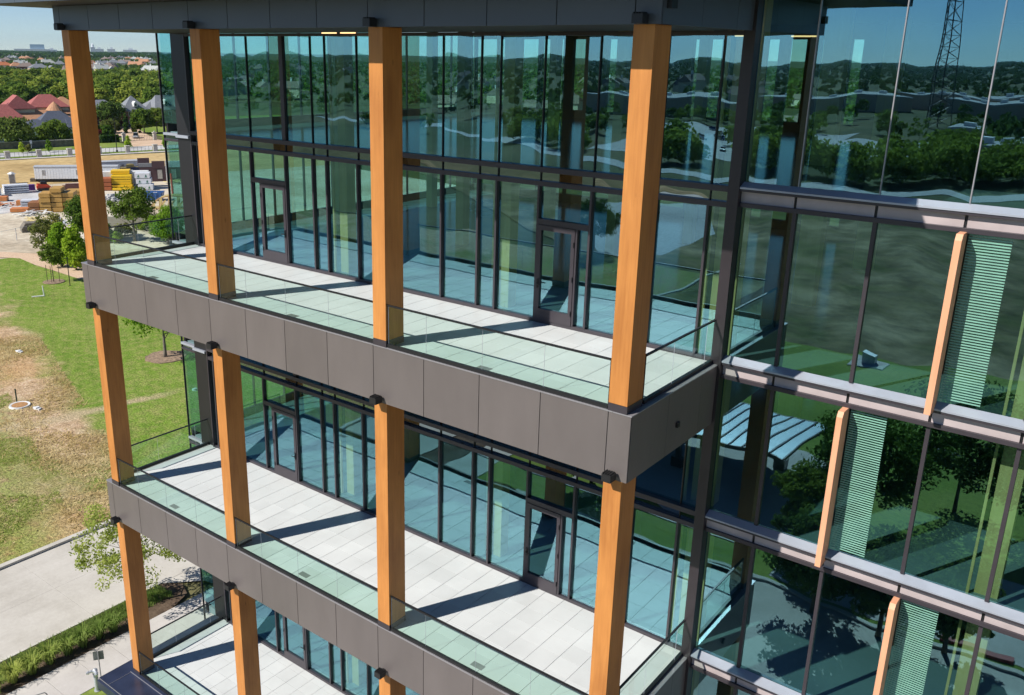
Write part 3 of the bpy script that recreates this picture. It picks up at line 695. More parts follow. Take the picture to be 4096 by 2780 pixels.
def blades(name, n, xy, hmin, hmax, wd, mat, seed, z=GZ+.05, per=4, lean=(.1, .7)):
    rnd = np.random.default_rng(seed); pts = xy(rnd, n); V = np.zeros((n*per, 4, 3), np.float32)
    for j in range(per):
        a = rnd.uniform(0, 6.28, n); h = rnd.uniform(hmin, hmax, n); l = h*rnd.uniform(*lean, n); b2 = rnd.uniform(0, 6.28, n)
        ox, oy = pts[:, 0]+rnd.normal(0, .05, n), pts[:, 1]+rnd.normal(0, .05, n); w_ = wd*rnd.uniform(.6, 1.3, n)
        s = V[j*n:(j+1)*n]
        s[:, 0] = np.stack([ox-np.cos(b2)*w_, oy-np.sin(b2)*w_, z+0*ox], 1); s[:, 1] = np.stack([ox+np.cos(b2)*w_, oy+np.sin(b2)*w_, z+0*ox], 1)
        tx, ty = ox+np.cos(a)*l, oy+np.sin(a)*l
        s[:, 2] = np.stack([tx+np.cos(b2)*w_*.25, ty+np.sin(b2)*w_*.25, z+h], 1); s[:, 3] = np.stack([tx-np.cos(b2)*w_*.25, ty-np.sin(b2)*w_*.25, z+h], 1)
    o = ob(name, np_mesh(name, V.reshape(-1, 3), np.arange(n*per*4).reshape(-1, 4), M[mat])); o['kind'] = 'stuff'; return o
tag(blades('groundcover', 7000, lambda r, n: np.stack([r.uniform(-10.0, -8.75, n)+np.maximum(0, r.normal(0, .12, n)), r.uniform(-12, 7.6, n)], 1), .06, .22, .016, 'grassblade', 5), 'green ground cover along the driveway edge')
# dry tufts over the bare ground, thinner on the lawn side
def dry_xy(r, n):
    out = np.zeros((0, 2))
    while len(out) < n:
        x = r.uniform(-62, -18.9, 4*n); y = r.uniform(-8, 34, 4*n); s = y-(14.3+.3216*(-26.4-x)); s = np.where((x > -46) & (s < -4.3) & (r.random(4*n) < .85), 9, s); cl = np.sin(x*.55+1.7*np.sin(y*.31))+np.sin(y*.62+1.3*np.sin(x*.27))
        ok = (s < 1.2) & (cl > -.1+r.normal(0, .5, 4*n)); out = np.concatenate([out, np.stack([x[ok], y[ok]], 1)])
    return out[:n]
tag(blades('dry_grass', 26000, dry_xy, .03, .14, .03, 'straw', 9, GZ+.02, 3, (.8, 3.2)), 'straw coloured dry grass on the bare ground')
def green_xy(r, n):
    out = np.zeros((0, 2))
    while len(out) < n:
        x = r.uniform(-45, -18.9, 4*n); y = r.uniform(-8, 18, 4*n); cl = np.sin(x*.62+4)+np.sin(y*.7+2*np.sin(x*.3))
        ok = (cl > -.1) & (y-(14.3+.3216*(-26.4-x)) < -4.0); out = np.concatenate([out, np.stack([x[ok], y[ok]], 1)])
    return out[:n]
tag(blades('weed_patches', 16000, green_xy, .04, .16, .02, 'grassblade', 11, GZ+.02, 3, (.5, 2.2)), 'green weeds in patches on the bare ground')
# lawn tree in its mulch ring
b = MB(); rr = np.random.default_rng(4); ring = [(1.9*math.cos(a)*(1+.06*rr.normal()), 1.9*math.sin(a)*(1+.06*rr.normal())) for a in np.linspace(0, 6.28, 29)[:-1]]
b.prism(ring, -.05, .07); o = b.build('mulch_ring', M['mulchlight'], None, (-43.4, 30.5, G0)); o['kind'] = 'structure'
tree('lawn_tree', 'spreading green tree in the round mulch ring on the lawn', (-43.4, 30.5, GZ+.08), 6.2, 3.3, 60, 60, .2, 'leafbright', 'barkgrey', .38, .75, 'round', None, 1, 9, .16, 5, fill=.4)
# row of trees beside the path
tree('slim_tree', 'thin sparse tree at the left end of the tree row', (-92.6, 44.0, G0), 6.3, 1.3, 36, 46, .18, 'leafolive', 'bark', .2, .6, 'round', 'trees beside the granite path', 1, 10, .09, 6)
tree('bright_tree', 'bright yellow green bushy tree behind the small staked tree', (-86.5, 43.4, G0), 6.2, 1.75, 90, 52, .27, 'leafbright', 'bark', .08, .75, 'cone', 'trees beside the granite path', 1, 8, .12, 7)
tree('bright_tree', 'bright yellow green tree right beside the first orange column', (-83.2, 43.6, G0), 5.8, 1.7, 90, 52, .27, 'leafbright', 'bark', .10, .7, 'cone', 'trees beside the granite path', 1, 8, .12, 8)
tree('olive_tree', 'dull green wide tree behind the bright trees', (-99.6, 54.2, G0), 7.2, 2.1, 80, 70, .24, 'leaf', 'bark', .12, .9, 'round', 'trees beside the granite path', 1, 9, .14, 9)
tree('olive_tree', 'loose olive tree between the slim tree and the bright tree', (-94.5, 47.0, G0), 5.8, 1.3, 40, 50, .2, 'leafolive', 'bark', .15, .7, 'round', 'trees beside the granite path', 1, 9, .1, 19)
t = tree('staked_tree', 'small young tree held by stakes in a mulch disc on the lawn', (-79.3, 38.4, GZ+.05), 4.8, 1.35, 40, 60, .18, 'leaf', 'bark', .42, .5, 'round', None, 1, 6, .06, 10)
b = MB()
for dx, dy in ((.55, .5), (-.5, -.55), (.5, -.5)): b.tube([(dx, dy, 0), (dx, dy, 2.2)], .035, 6)
b.build('stake', M['bark'], t)
b = MB(); b.prism([(1.3*math.cos(a), 1.3*math.sin(a)) for a in np.linspace(0, 6.28, 25)[:-1]], -.02, .05); b.build('mulch_disc', M['mulchlight'], t)
tree('glade_tree', 'grey trunked tree with open crown seen through the end railing', (-94.9, 59.6, G0), 8.2, 3.4, 85, 60, .25, 'leaf', 'barkgrey', .28, .85, 'round', None, 1, 11, .2, 11, fill=.3)
tree('pale_shrub_tree', 'pale green multi stem tree seen through the end railing', (-89.2, 61.8, G0), 5.6, 2.8, 80, 70, .22, 'leafbright', 'bark', .05, .8, 'vase', None, 3, 6, .07, 12)
for i, (x, y, hh, rx, mt, lb) in enumerate([(-101, 58.2, 1.9, 1.5, 'leaf', 'low round shrub left of the grey trunked tree'), (-99.5, 60.8, 1.8, 1.5, 'leafolive', 'low olive shrub behind the grey trunked tree'), (-102, 66.5, 1.3, 2.0, 'leaf', 'wide low shrub beside the curving path'), (-92, 64.5, 1.2, 1.6, 'leafolive', 'flat olive shrub in front of the pale multi stem tree'), (-96.6, 57.0, 1.6, 1.4, 'leafbright', 'pale shrub beside the lawn edge under the grey trunked tree')]):
    tree('shrub', lb, (x, y, G0), hh, rx, 30, 50, .22, mt, 'bark', .02, .5, 'round', 'shrubs around the curving path', 3, 3, .03, 20+i, 'shrub')

# ================================================================ SMALL THINGS AROUND THE LAWN
t = thing('standpipe', 'silver fire standpipe with twin capped inlets beside the dark canopy', 'standpipe', (-4.75, .95, GZ+.055), R(205))
b = MB(); b.lathe([(.105, 0), (.105, .9), (.125, .9), (.125, .93)], 14); b.lathe([(.15, 0), (.15, .03)], 14); b.build('pipe', M['steel'], t, smooth=False)
b = MB(); b.lathe([(.095, .93), (.12, 1.0), (.11, 1.12), (.05, 1.17)], 14); b.build('head', M['chrome'], t, smooth=True)
for sx in (-1, 1):
    b = MB(); b.tube([(0, 0, 1.03), (sx*.12, .10, 1.08), (sx*.20, .20, 1.06)], [.07, .065, .06], 10); b.tube([(sx*.20, .20, 1.06), (sx*.23, .235, 1.055)], .085, 12); n_ = b.build('inlet', M['chrome'], t, smooth=False)
    b = MB(); b.tube([(sx*.235, .24, 1.054), (sx*.27, .28, 1.05)], .06, 10); b.build('cap', M['chrome'], n_)
t = thing('post_sign', 'grey square sign on a thin post seen from behind at the standpipe', 'sign', (-5.02, 1.32, GZ+.06), R(55))
b = MB(); b.tube([(0, 0, 0), (0, 0, 1.75)], .025, 8); b.build('post', M['grey'], t)
b = MB(); b.box(-.23, .03, 1.28, .23, .042, 1.74); b.build('plate', surf('sign_back', (.20, .21, .22), .5, .3), t)
b = MB(); b.box(-.02, .012, 1.5, .02, .05, 1.54); b.build('bolt', M['chrome'], t)
for i, (x, y, lb) in enumerate([(-1.35, 3.4, 'bent metal hoop rack standing beside the dark canopy edge'), (-5.4, -1.35, 'bent metal hoop rack at the lower photo edge by the sidewalk')]):
    b = MB(); b.tube([(-.3, 0, 0), (-.3, 0, .75), (-.22, 0, .86), (.22, 0, .86), (.3, 0, .75), (.3, 0, 0)], .025, 8); tag(b.build('hoop_rack', M['grey'], None, (x, y, GZ+.07), R(70)), lb, 'bike rack')
tag(MB().tube([(0, 0, -.1), (.0, 0, 1.0), (.02, 0, 1.22)], .06, 8).build('marker_post', surf('green_paint', (.02, .05, .03), .5), None, (-42.5, 15.7, G0)), 'dark green marker post standing in the dry grass', 'post')
t = thing('manhole_ring', 'white concrete manhole ring with rusty lid in the dry grass', 'manhole', (-41.6, 15.5, GZ+.01))
b = MB(); b.lathe([(.62, 0), (.64, .12), (.80, .14), (.84, 0)], 24); b.build('ring', M['white'], t, smooth=False)
b = MB(); b.lathe([(.0, .10), (.61, .10), (.61, .13), (.0, .135)], 24); b.build('lid', surf('rusty_lid', (.42, .22, .09), .8, 0, .3, 6), t)
for i, (x, y, sx, lb) in enumerate([(-55.3, 22.2, .5, 'white scrap lying on the bare ground at the lawn edge'), (-39.9, 16.1, .45, 'pale rubble lying beside the manhole ring'), (-33.8, 27.0, .25, 'small white scrap at the column on the lawn')]):
    b = MB(); b.prism([(-sx, -.15), (-.1, -.25), (sx, -.1), (sx*.7, .2), (-sx*.6, .25)], 0, .12); b.prism([(-.1, -.2), (.2, -.2), (.15, .15), (-.15, .1)], .12, .2)
    tag(b.build('debris', M['white'], None, (x, y, G0)), lb, 'debris')
t = thing('vent_pipe', 'white L shaped plastic pipe standing up from the lawn', 'pipe', (-73.6, 34.2, G0))
b = MB(); b.tube([(0, 0, -.1), (-.05, -.05, 1.25)], .075, 8); b.build('riser', M['white'], t); b = MB(); b.tube([(0, 0, .05), (-.55, -1.25, .06)], .075, 8); b.build('lower_pipe', M['white'], t)
t = thing('path_lamp', 'slim black path lamp standing on the lawn near the column', 'lamp post', (-76.1, 38.8, G0))
b = MB(); b.tube([(0, 0, 0), (0, 0, 3.5)], .055, 8); b.build('pole', M['black'], t)
b = MB(); b.box(-.07, -.35, 3.45, .07, .12, 3.55); b.build('lamp_head', M['black'], t)
b = MB(); b.lathe([(.12, 0), (.12, .03)], 10); b.build('base_plate', M['black'], t)

# ================================================================ CONSTRUCTION YARD
def vr(deg=0): return R(62+deg)
Zy = GZ-.04
def pack(loc, w_, d, h, rot, mats, label, group, name='lumber_pack', rows=0, cat='lumber', logo=None, over=0):
    t = thing(name, label, cat, loc, rot, group)
    b = MB(); b.box(-w_/2, 0, .10, w_/2, d, h); b.build('bundle', mats[0], t, bevel=.02)
    b = MB()
    for x in (-w_*.32, w_*.32): b.box(x-.06, 0.02, 0, x+.06, d-.02, .098)
    b.build('bearer', M['bark'], t)
    if rows:
        b = MB(); n = 4
        for k in range(n): b.box(-w_/2+.12+k*(w_-.2)/n, -.012, h*.55, -w_/2+(w_-.2)/n-.06+k*(w_-.2)/n+.1, -.004, h*.55+.10)
        b.build('strap_mark', mats[1], t)
    if logo:
        for k, x in enumerate(logo):
            b = MB()
            for j, (hw, zz) in enumerate(((.27, .38), (.22, .52), (.15, .66))): b.quad((x-hw, -.008-j*.001, zz), (x+hw, -.008-j*.001, zz), (x, -.008-j*.001, zz+.24))
            b.box(x-.05, -.01, .30, x+.05, -.004, .40); b.box(x-.32, -.01, .17, x+.32, -.004, .23)
            b.build('printed_logo', surf('logo_green', (.02, .14, .08), .6), t)
    return t
# site trailers
def trailer(loc, rot, L, label, wins):
    t = thing('site_trailer', label, 'trailer', loc, rot, 'white site office trailers')
    b = MB(); b.box(0, 0, .75, L, 3.0, 3.35); 
    for k in range(int(L/.6)): b.box(.3+k*.6, -.02, .80, .33+k*.6, -.001, 3.3)
    b.build('body', M['offwhite'], t)
    b = MB(); b.extr([(-.12, 3.352), (3.12, 3.352), (3.12, 3.44), (1.5, 3.62), (-.12, 3.44)], 'x', -.1, L+.1); b.build('roof', M['steel'], t)
    b = MB(); b.box(.4, .3, .1, L-.4, 2.7, .748); b.build('chassis', M['black'], t)
    for x in wins:
        b = MB(); b.box(x-.36, -.05, 1.55, x+.36, -.021, 2.75); n_ = b.build('window', M['white'], t)
        b = MB(); b.box(x-.28, -.06, 1.63, x+.28, -.051, 2.67); b.build('window_glass', M['grey'], n_)
    b = MB(); b.box(-.05, 1.0, .8, -.002, 2.0, 2.9); b.build('door', M['white'], t)
    b = MB(); b.box(-.06, 1.2, 1.9, -.052, 1.8, 2.7); b.build('door_glass', M['grey'], t)
    b = MB(); b.box(-1.3, .9, .02, -.06, 2.1, .72); b.build('steps', M['bark'], t)
    for x in (L*.45, L*.55):
        b = MB(); b.tube([(x, .05, .4), (x, .28, .4)], .38, 12); b.build('wheel', M['black'], t)
    return t
trailer((-167.8, 81.1, Zy), R(48), 17.5, 'long white site trailer behind the red loader', (1.9, 9.0, 14))
trailer((-166.5, 93.5, Zy), R(68), 11.0, 'second white site trailer behind the yellow lumber packs', (7.2,))
t = thing('portable_toilet', 'small grey portable toilet with white roof left of the trailers', 'toilet', (-169.3, 76.8, Zy), vr())
b = MB(); b.box(-.62, 0, 0, .62, 1.25, 2.05); b.build('cabin', M['white'], t); b = MB(); b.box(-.5, -.03, .1, .5, -.002, 2.0); b.build('door', M['grey'], t)
b = MB(); b.extr([(-.75, 2.06), (2.0-.62, 2.06), (.62, 2.5), (.5, 2.5)], 'x', -.72, .72) if False else b.lathe([(.95, 2.06), (.35, 2.42), (.05, 2.5)], 4, (0, .62)); b.build('roof', M['white'], t)
# yellow wrapped packs, white wrapped packs with a printed mark, red pack
ry = R(52)
Y_ = surf('yellow_wrap', (.80, .52, .02), .45, 0, .06, 1); YD = surf('yellow_print', (.45, .30, .02), .5); WW = surf('white_wrap', (.66, .68, .72), .45, 0, .05, 1); RD = surf('red_brown_wrap', (.38, .11, .04), .6, 0, .1, 1)
ux, uy = math.cos(ry), math.sin(ry); vx, vy = -uy, ux
def at_(o, a, b_, z): return (o[0]+ux*a+vx*b_, o[1]+uy*a+vy*b_, Zy+z)
O = (-143.4, 87.0)
for k, (a, bb, z, ww, lb) in enumerate([(.35, 0, 0, 4.1, 'yellow wrapped pack at the front foot of the yellow pile'), (.15, .8, .55, 4.0, 'second yellow pack step of the yellow pile'), (0, 1.4, 1.1, 3.9, 'third yellow pack of the yellow pile'), (0, 1.5, 2.1, 3.9, 'fourth yellow pack with printed strap marks'), (-.3, 3.2, 3.0, 3.7, 'yellow pack on the very top behind the yellow pile')]):
    pack(at_(O, a, bb, z), ww, 3.0, (.55, .55, .98, .88, .8)[k], ry, (Y_, YD), lb, 'yellow wrapped packs in one pile', 'yellow_pack', rows=1 if k >= 2 else 0)
for k, (a, bb, z, ww, lb) in enumerate([(4.9, -.1, 0, 3.0, 'white wrapped pack lowest beside the yellow pile'), (4.5, .9, 1.15, 3.0, 'white wrapped pack in the middle beside the yellow pile'), (4.3, 1.0, 2.3, 3.0, 'white wrapped pack topmost beside the yellow pile')]):
    pack(at_(O, a, bb, z), ww, 3.0, 1.13, ry, (WW,), lb, 'white wrapped packs with green print', 'white_pack', logo=(-.75, .75))
pack(at_(O, .4, 4.6, 0), 9.5, 2.2, 3.4, ry, (M['white'],), 'long white wrapped pack lying behind the yellow pile', 'white wrapped packs behind the pile', 'white_pack')
for k in range(3): pack(at_(O, -3.1, .3+.1*k, k*.85), 2.4, 3, .83, ry, (RD,), ('lowest', 'middle', 'topmost')[k]+' red brown pack at the left of the yellow pile', 'red brown packs in one pile', 'red_pack')
# mock-up wall with windows
t = thing('mockup_wall', 'dark brown sample wall with three tall windows in the yard', 'wall', (-151.5, 98.2, Zy), R(60))
BR = surf('brown_cladding', (.10, .055, .06), .7, 0, .1, 2)
b = MB(); b.box(-1.2, 0, 0, 7.6, .5, 3.3); b.build('wall_panel', BR, t)
b = MB(); b.box(-1.4, -.02, 3.3, 1.4, .6, 4.1); b.build('parapet', M['grey'], t); b = MB(); b.box(1.42, -.1, 3.0, 4.2, .6, 4.5); b.build('parapet', BR, t); b = MB(); b.box(-1.5, .62, 3.0, 1.0, 1.0, 5.2); b.build('parapet', BR, t); b = MB(); b.box(4.6, -.1, 3.1, 7.6, .7, 4.4); b.build('parapet', M['offwhite'], t)
for x in (.2, 3.0, 6.0):
    b = MB(); b.box(x-.6, -.06, .5, x+.6, -.002, 2.7); n_ = b.build('window', M['frame'], t); b = MB(); b.box(x-.5, -.08, .6, x+.5, -.061, 2.6); b.build('window_glass', M['stone'], n_)
b = MB(); b.box(4.3, -.25, 0, 4.5, -.05, 4.6); b.build('downpipe', M['white'], t)
t = thing('blue_container', 'navy blue open container with rubble behind the white packs', 'container', (-158.5, 98.8, Zy), R(63))
b = MB(); b.box(-3, 0, 0, 3, .08, 2.6); b.box(-3, 2.3, 0, 3, 2.38, 2.6); b.box(-3, .08, 0, -2.92, 2.3, 2.6); b.box(2.92, .08, 0, 3, 2.3, 2.6); b.box(-2.92, .08, 0, 2.92, 2.3, .1)
for k in range(9): b.box(-2.9+k*.7, -.06, .05, -2.8+k*.7, -.001, 2.5)
b.build('shell', surf('navy_paint', (.025, .04, .11), .5), t); b = MB(); b.box(-.6, -.075, 1.5, .5, -.062, 2.1); b.build('label_plate', M['white'], t)
b = MB(); b.prism([(-2.5, .3), (2.3, .3), (2.4, 2.1), (-2.4, 2)], .2, 2.5); b.prism([(-.8, .5), (.9, .6), (.5, 1.7), (-.6, 1.6)], 2.5, 3.2); b.build('rubble', M['straw'], t)
# skid loader
t = thing('skid_loader', 'red orange tracked skid loader parked in front of the trailer', 'loader', (-154.5, 76.4, Zy), vr(8))
RO = surf('loader_red', (.75, .07, .02), .4)
b = MB(); b.extr([(-1.5, .45), (.9, .45), (1.0, .9), (.7, 1.15), (-1.3, 1.35), (-1.55, 1.1)], 'y', -.55, .55); b.build('body', RO, t, bevel=.03)
b = MB(); b.extr([(-.8, 1.2), (.5, 1.1), (.45, 1.75), (.3, 2.0), (-.7, 2.0)], 'y', -.45, .45); b.build('cab', M['black'], t)
for s in (-1, 1):
    b = MB(); b.extr([(-1.2, 0), (.9, 0), (1.15, .35), (.8, .62), (-1.2, .62), (-1.45, .3)], 'y', s*.6-.18, s*.6+.18); b.build('track', M['black'], t)
    b = MB(); b.bar((-1.4, s*.66, 1.45), (.6, s*.66, 1.2), .16, .22); b.bar((.6, s*.66, 1.2), (1.6, s*.66, .35), .16, .2); b.build('lift_arm', RO, t)
b = MB(); b.extr([(1.5, .1), (2.2, .05), (2.2, .12), (1.75, .2), (1.6, .8), (1.5, .8)], 'y', -.9, .9); b.build('bucket', M['black'], t)
b = MB(); b.box(-.7, 0, 0, .7, 1.1, 1.2); b.box(-.72, -.01, .55, .72, 0, .6); tag(b.build('purple_crate', surf('purple_wrap', (.10, .03, .22), .6), None, (-156.6, 74.6, Zy), vr()), 'purple wrapped crate left of the red loader', 'crate')
b = MB(); b.extr([(0, 0), (3.2, 0), (3.6, .9), (-.4, .9)], 'y', 0, 1.5); b.box(.2, .2, .9, 3, 1.3, 1.2); tag(b.build('scrap_skip', surf('rust_brown', (.16, .07, .06), .8), None, (-152.5, 79.6, Zy), vr()), 'rusty scrap skip right of the red loader', 'skip')
# dumpster and trusses
t = thing('dumpster', 'open blue dumpster with white waste inside in front of white packs', 'dumpster', (-128.0, 84.2, Zy), R(45))
BL = surf('blue_paint', (.03, .11, .32), .5, 0, .35, 2)
n0 = MB()
for (a, c) in (((-2.0, -1.1), (2.0, -1.1)), ((2.0, -1.1), (2.0, 1.1)), ((2.0, 1.1), (-2.0, 1.1)), ((-2.0, 1.1), (-2.0, -1.1))):
    k = 1.18; n0.quad((a[0], a[1], .2), (c[0], c[1], .2), (c[0]*k, c[1]*k, 1.7), (a[0]*k, a[1]*k, 1.7)); k2 = k*.97
    n0.quad((a[0]*.96, a[1]*.96, .25), (a[0]*k2, a[1]*k2, 1.7), (c[0]*k2, c[1]*k2, 1.7), (c[0]*.96, c[1]*.96, .25)); n0.quad((a[0]*k, a[1]*k, 1.7), (c[0]*k, c[1]*k, 1.7), (c[0]*k2, c[1]*k2, 1.7), (a[0]*k2, a[1]*k2, 1.7))
n0.box(-1.98, -1.08, .2, 1.98, 1.08, .3); n0.build('shell', BL, t)
b = MB()
for k in range(6): b.bar((-1.8+k*.72, -1.13, .2), (-2.12+k*.85, -1.36, 1.65), .09, .09)
b.build('rib', BL, t); b = MB(); b.prism([(-1.2, -.8), (1.4, -.6), (1.6, .7), (-.9, .8)], .31, 1.2); b.prism([(.2, -.5), (1.3, -.3), (1.0, .6), (.3, .5)], 1.2, 1.5); b.build('waste', M['white'], t)
t = thing('roof_trusses', 'stack of timber arch trusses in front of the blue dumpster', 'trusses', (-118.6, 78.0, Zy), R(44))
for k in range(5):
    b = MB(); y = k*.55
    b.bar((0, y, .12), (8, y, .12), .12, .18)
    arc = [(4-4*math.cos(a), y, .2+2.3*math.sin(a)) for a in np.linspace(0, math.pi, 11)]
    for p, q in zip(arc[:-1], arc[1:]): b.bar(p, q, .12, .2)
    for x in (1.5, 3.2, 4.8, 6.5): b.bar((x, y, .2), (x, y, .2+2.3*math.sin(math.acos(max(-1, min(1, (4-x)/4))))), .1, .12); b.bar((x, y, .2), (x+.8, y, 1.5), .08, .1)
    b.build('truss', M['pine'] if k else surf('new_timber', (.45, .28, .13), .8), t)
# ochre lumber pile: each bundle its own thing
OC = surf('ochre_wrap', (.46, .27, .07), .6, 0, .12, 1.2); OB = surf('brown_wrap', (.26, .11, .04), .7, 0, .15, 1.2)
rz = R(50); ux, uy = math.cos(rz), math.sin(rz); vx, vy = -uy, ux; O = (-130.4, 61.8)
nm_r = ['bottom', 'second', 'third', 'fourth', 'top']; nm_c = ['left', 'middle', 'right']
for c, (n, ww) in enumerate(((4, 1.9), (5, 1.9), (4, 1.9))):
    for k in range(n): pack(at_(O, 2.0+c*1.95, (0, .2, .5)[c]+random.uniform(-.1, .1), k*.86), ww, 3.6, .84, rz, (OC,), f'ochre lumber bundle, {nm_r[k]} row of the {nm_c[c]} column in the tall pile', 'ochre bundles in the tall pile')
for k in range(2): pack(at_(O, .0, .2, k*.9), 1.9, 3.2, .88, rz, (OB,), ('lower', 'upper')[k]+' dark brown bundle at the left end of the tall ochre pile', 'dark brown bundles in the yard')
for k in range(4): pack((-137.3, 73.6, Zy+k*.52), 3.6, 3.0, .5, rz, (OC,), f'flat ochre bundle, {nm_r[k]} row of the low pile beside the column', 'flat ochre bundles beside the column')
ORG = surf('orange_board', (.55, .20, .06), .6, 0, .1, 1)
for x, y, ww, dd, hh, lb in ((-132.6, 60.2, 3.0, 2.0, .7, 'flat orange lumber bundle lying in front of the white board pile'), (-147, 63.6, 2.4, 1.8, .9, 'orange brown bundle at the left photo edge in the yard'), (-139.8, 63.9, 1.3, 1.5, .9, 'small orange brown crate left of the white board pile')):
    pack((x, y, Zy), ww, dd, hh, vr(-10), (ORG,), lb, None)
def board_pile(loc, rot, w_, n, label):
    t = thing('board_pile', label, 'boards', loc, rot, 'white board piles in the yard')
    for k in range(n):
        b = MB(); b.box(-w_/2, 0, k*.44+.12, w_/2, 2.4, k*.44+.42); b.build('board_pack', WW, t)
        b = MB()
        for x in np.linspace(-w_/2+.15, w_/2-.25, 5): b.box(x, .03, k*.44+.0, x+.12, 2.35, k*.44+.118)
        b.build('spacer', M['bark'], t)
board_pile((-154.6, 70.6, Zy), vr(10), 4.6, 4, 'long white board pile left of the purple crate')
board_pile((-153.6, 65.4, Zy), vr(10), 3.0, 4, 'white board pile cut by the left photo edge')
board_pile((-136.6, 64.1, Zy), vr(-5), 2.9, 3, 'short white board pile left of the ochre pile')
b = MB(); rr = np.random.default_rng(3)
for k in range(90):
    a = rr.uniform(0, 6.28); r_ = rr.uniform(0, 2.6); s = rr.uniform(.15, .42); z = max(0, 1.3-r_*.5)*rr.random()
    x, y = r_*math.cos(a), r_*math.sin(a); b.prism([(x-s, y-s*.6), (x+s*.7, y-s*.8), (x+s, y+s*.5), (x-s*.4, y+s)], z-.1, z+s*1.1)
tag(b.build('rubble_heap', M['gravel'], None, (-133.4, 78.6, Zy)), 'grey heap of broken stone beside the orange column', 'rubble')
for i, (x, y, lb) in enumerate([(-128.6, 60.4, 'scattered white and red planks in front of the ochre pile'), (-121.5, 58, 'loose white boards lying behind the bright trees'), (-142, 61.5, 'scattered planks at the left photo edge of the yard'), (-117.5, 60.5, 'heap of loose timber offcuts behind the dull green tree'), (-146, 101.5, 'loose timber stacked under the brown sample wall')]):
    b = MB(); rr = np.random.default_rng(60+i)
    for k in range(14):
        a = rr.uniform(0, 3.1); cx, cy = rr.normal(0, 1.3, 2); L = rr.uniform(.7, 1.8); z = .05+rr.random()*.4; b.bar((cx-L*math.cos(a), cy-L*math.sin(a), z), (cx+L*math.cos(a), cy+L*math.sin(a), z+rr.uniform(-.1, .25)), rr.uniform(.15, .4), .06)
    tag(b.build('loose_planks', [M['white'], M['pine'], ORG, M['offwhite'], M['pine']][i], None, (x, y, Zy+.05)), lb, 'planks')
b = MB(); b.box(-2.2, 0, 0, 2.2, 2.0, .5); b.extr([(-2.3, .5), (2.3, .5), (2.5, 1.3), (-1.6, 1.5)], 'y', -.1, 2.1)
tag(b.build('timber_skip', M['barkgrey'], None, (-113, 53.5, Zy), vr(10)), 'brown timber skip behind the slim tree', 'skip')
tag(MB().tube([(0, 0, 0), (-.1, 0, 4.2)], .22, 8).build('red_mast', surf('red_paint', (.62, .05, .03), .5), None, (-131.8, 91.6, Zy)), 'upright red mast beside the glass wing', 'mast')
# silt and chain link fence of the yard
t = thing('yard_fence', 'dark green mesh fence running between the yard and the trees', 'fence', (0, 0, 0)); fp = [(-107.2, 44.6), (-108.5, 48), (-109.5, 53), (-110, 58), (-108.5, 63), (-106.5, 68), (-104, 73), (-101.5, 78)]
for p in fp: MB().tube([(p[0], p[1], Zy), (p[0], p[1], Zy+1.9)], .05, 6).build('fence_post', M['steel'], t)
for p, q in zip(fp[3:-1], fp[4:]): b = MB(); b.quad((*p, Zy), (*q, Zy), (*q, Zy+1.75), (*p, Zy+1.75)); b.build('mesh_panel', glass_mat('silt_mesh', (.35, .38, .36), (.02, .02, .02), .02) if 'silt_mesh' not in bpy.data.materials else bpy.data.materials['silt_mesh'], t)
for p, q in zip(fp[:4], fp[1:5]): MB().bar((*p, Zy+1.85), (*q, Zy+1.85), .04, .04).build('top_rail', M['steel'], t)

# ================================================================ STREET, FENCE AND HOUSES BEYOND THE YARD
FO = Vector((-216.6, 98.4)); FS = Vector((.254, .967)); FT = Vector((-.967, .254)); FROT = math.atan2(.967, .254)
def fw(s, t): p = FO + FS*s + FT*t; return (p.x, p.y)
def fstrip(name, s0, s1, t0, t1, z, mat): return sheet(name, [fw(s0, t0), fw(s1, t0), fw(s1, t1), fw(s0, t1)], z, M[mat])
fstrip('street_sidewalk', -60, 120, -3.4, -.7, GZ+.02, 'walk')
fstrip('street_verge', -60, 120, -.7, 3.4, GZ+.03, 'lawn2')
fstrip('street', -60, 120, 3.4, 15.5, GZ+.02, 'carlot')
fstrip('far_verge', -60, 38, 15.5, 40, GZ+.035, 'lawn2')
fstrip('far_verge', 57, 120, 15.5, 40, GZ+.035, 'lawn2')
sheet('house_driveway', [fw(38, 15.5), fw(57, 15.5), fw(52, 36), fw(56, 60), fw(62, 88), fw(50, 88), fw(46, 60), fw(43, 36)], GZ+.04, M['dgpath'])
fstrip('house_lawn', -60, 43.5, 40, 130, GZ+.03, 'lawn2'); fstrip('house_lawn', 57, 140, 40, 130, GZ+.03, 'lawn2')
t = thing('street_fence', 'low fence of stone pillars and black rails along the street', 'fence', (*fw(0, 0), GZ+.03), FROT)
for k in range(-4, 12):
    b = MB(); b.box(k*7.9-.6, -.6, 0, k*7.9+.6, .6, 1.75); b.box(k*7.9-.68, -.68, 1.751, k*7.9+.68, .68, 1.92); b.build('pillar', M['stone'], t)
    b = MB()
    for z in (.25, 1.45): b.box(k*7.9+.61, -.03, z, (k+1)*7.9-.61, .03, z+.06)
    for j in range(7): b.box(k*7.9+.7+j*1.08, -.035, .05, k*7.9+.76+j*1.08, .035, 1.5)
    b.build('rail_panel', M['black'], t)
t = thing('stone_wall', 'long fieldstone garden wall across the street', 'wall', (*fw(-50, 25), GZ), FROT)
for k in range(9): b = MB(); b.box(k*8.6, 0, 0, k*8.6+8.59, .5, 1.95); b.build('wall_section', M['rubble'], t)
b = MB(); b.box(0, -.06, 1.951, 77.4, .56, 2.07); b.build('coping', M['stone'], t)
P, N = [], []
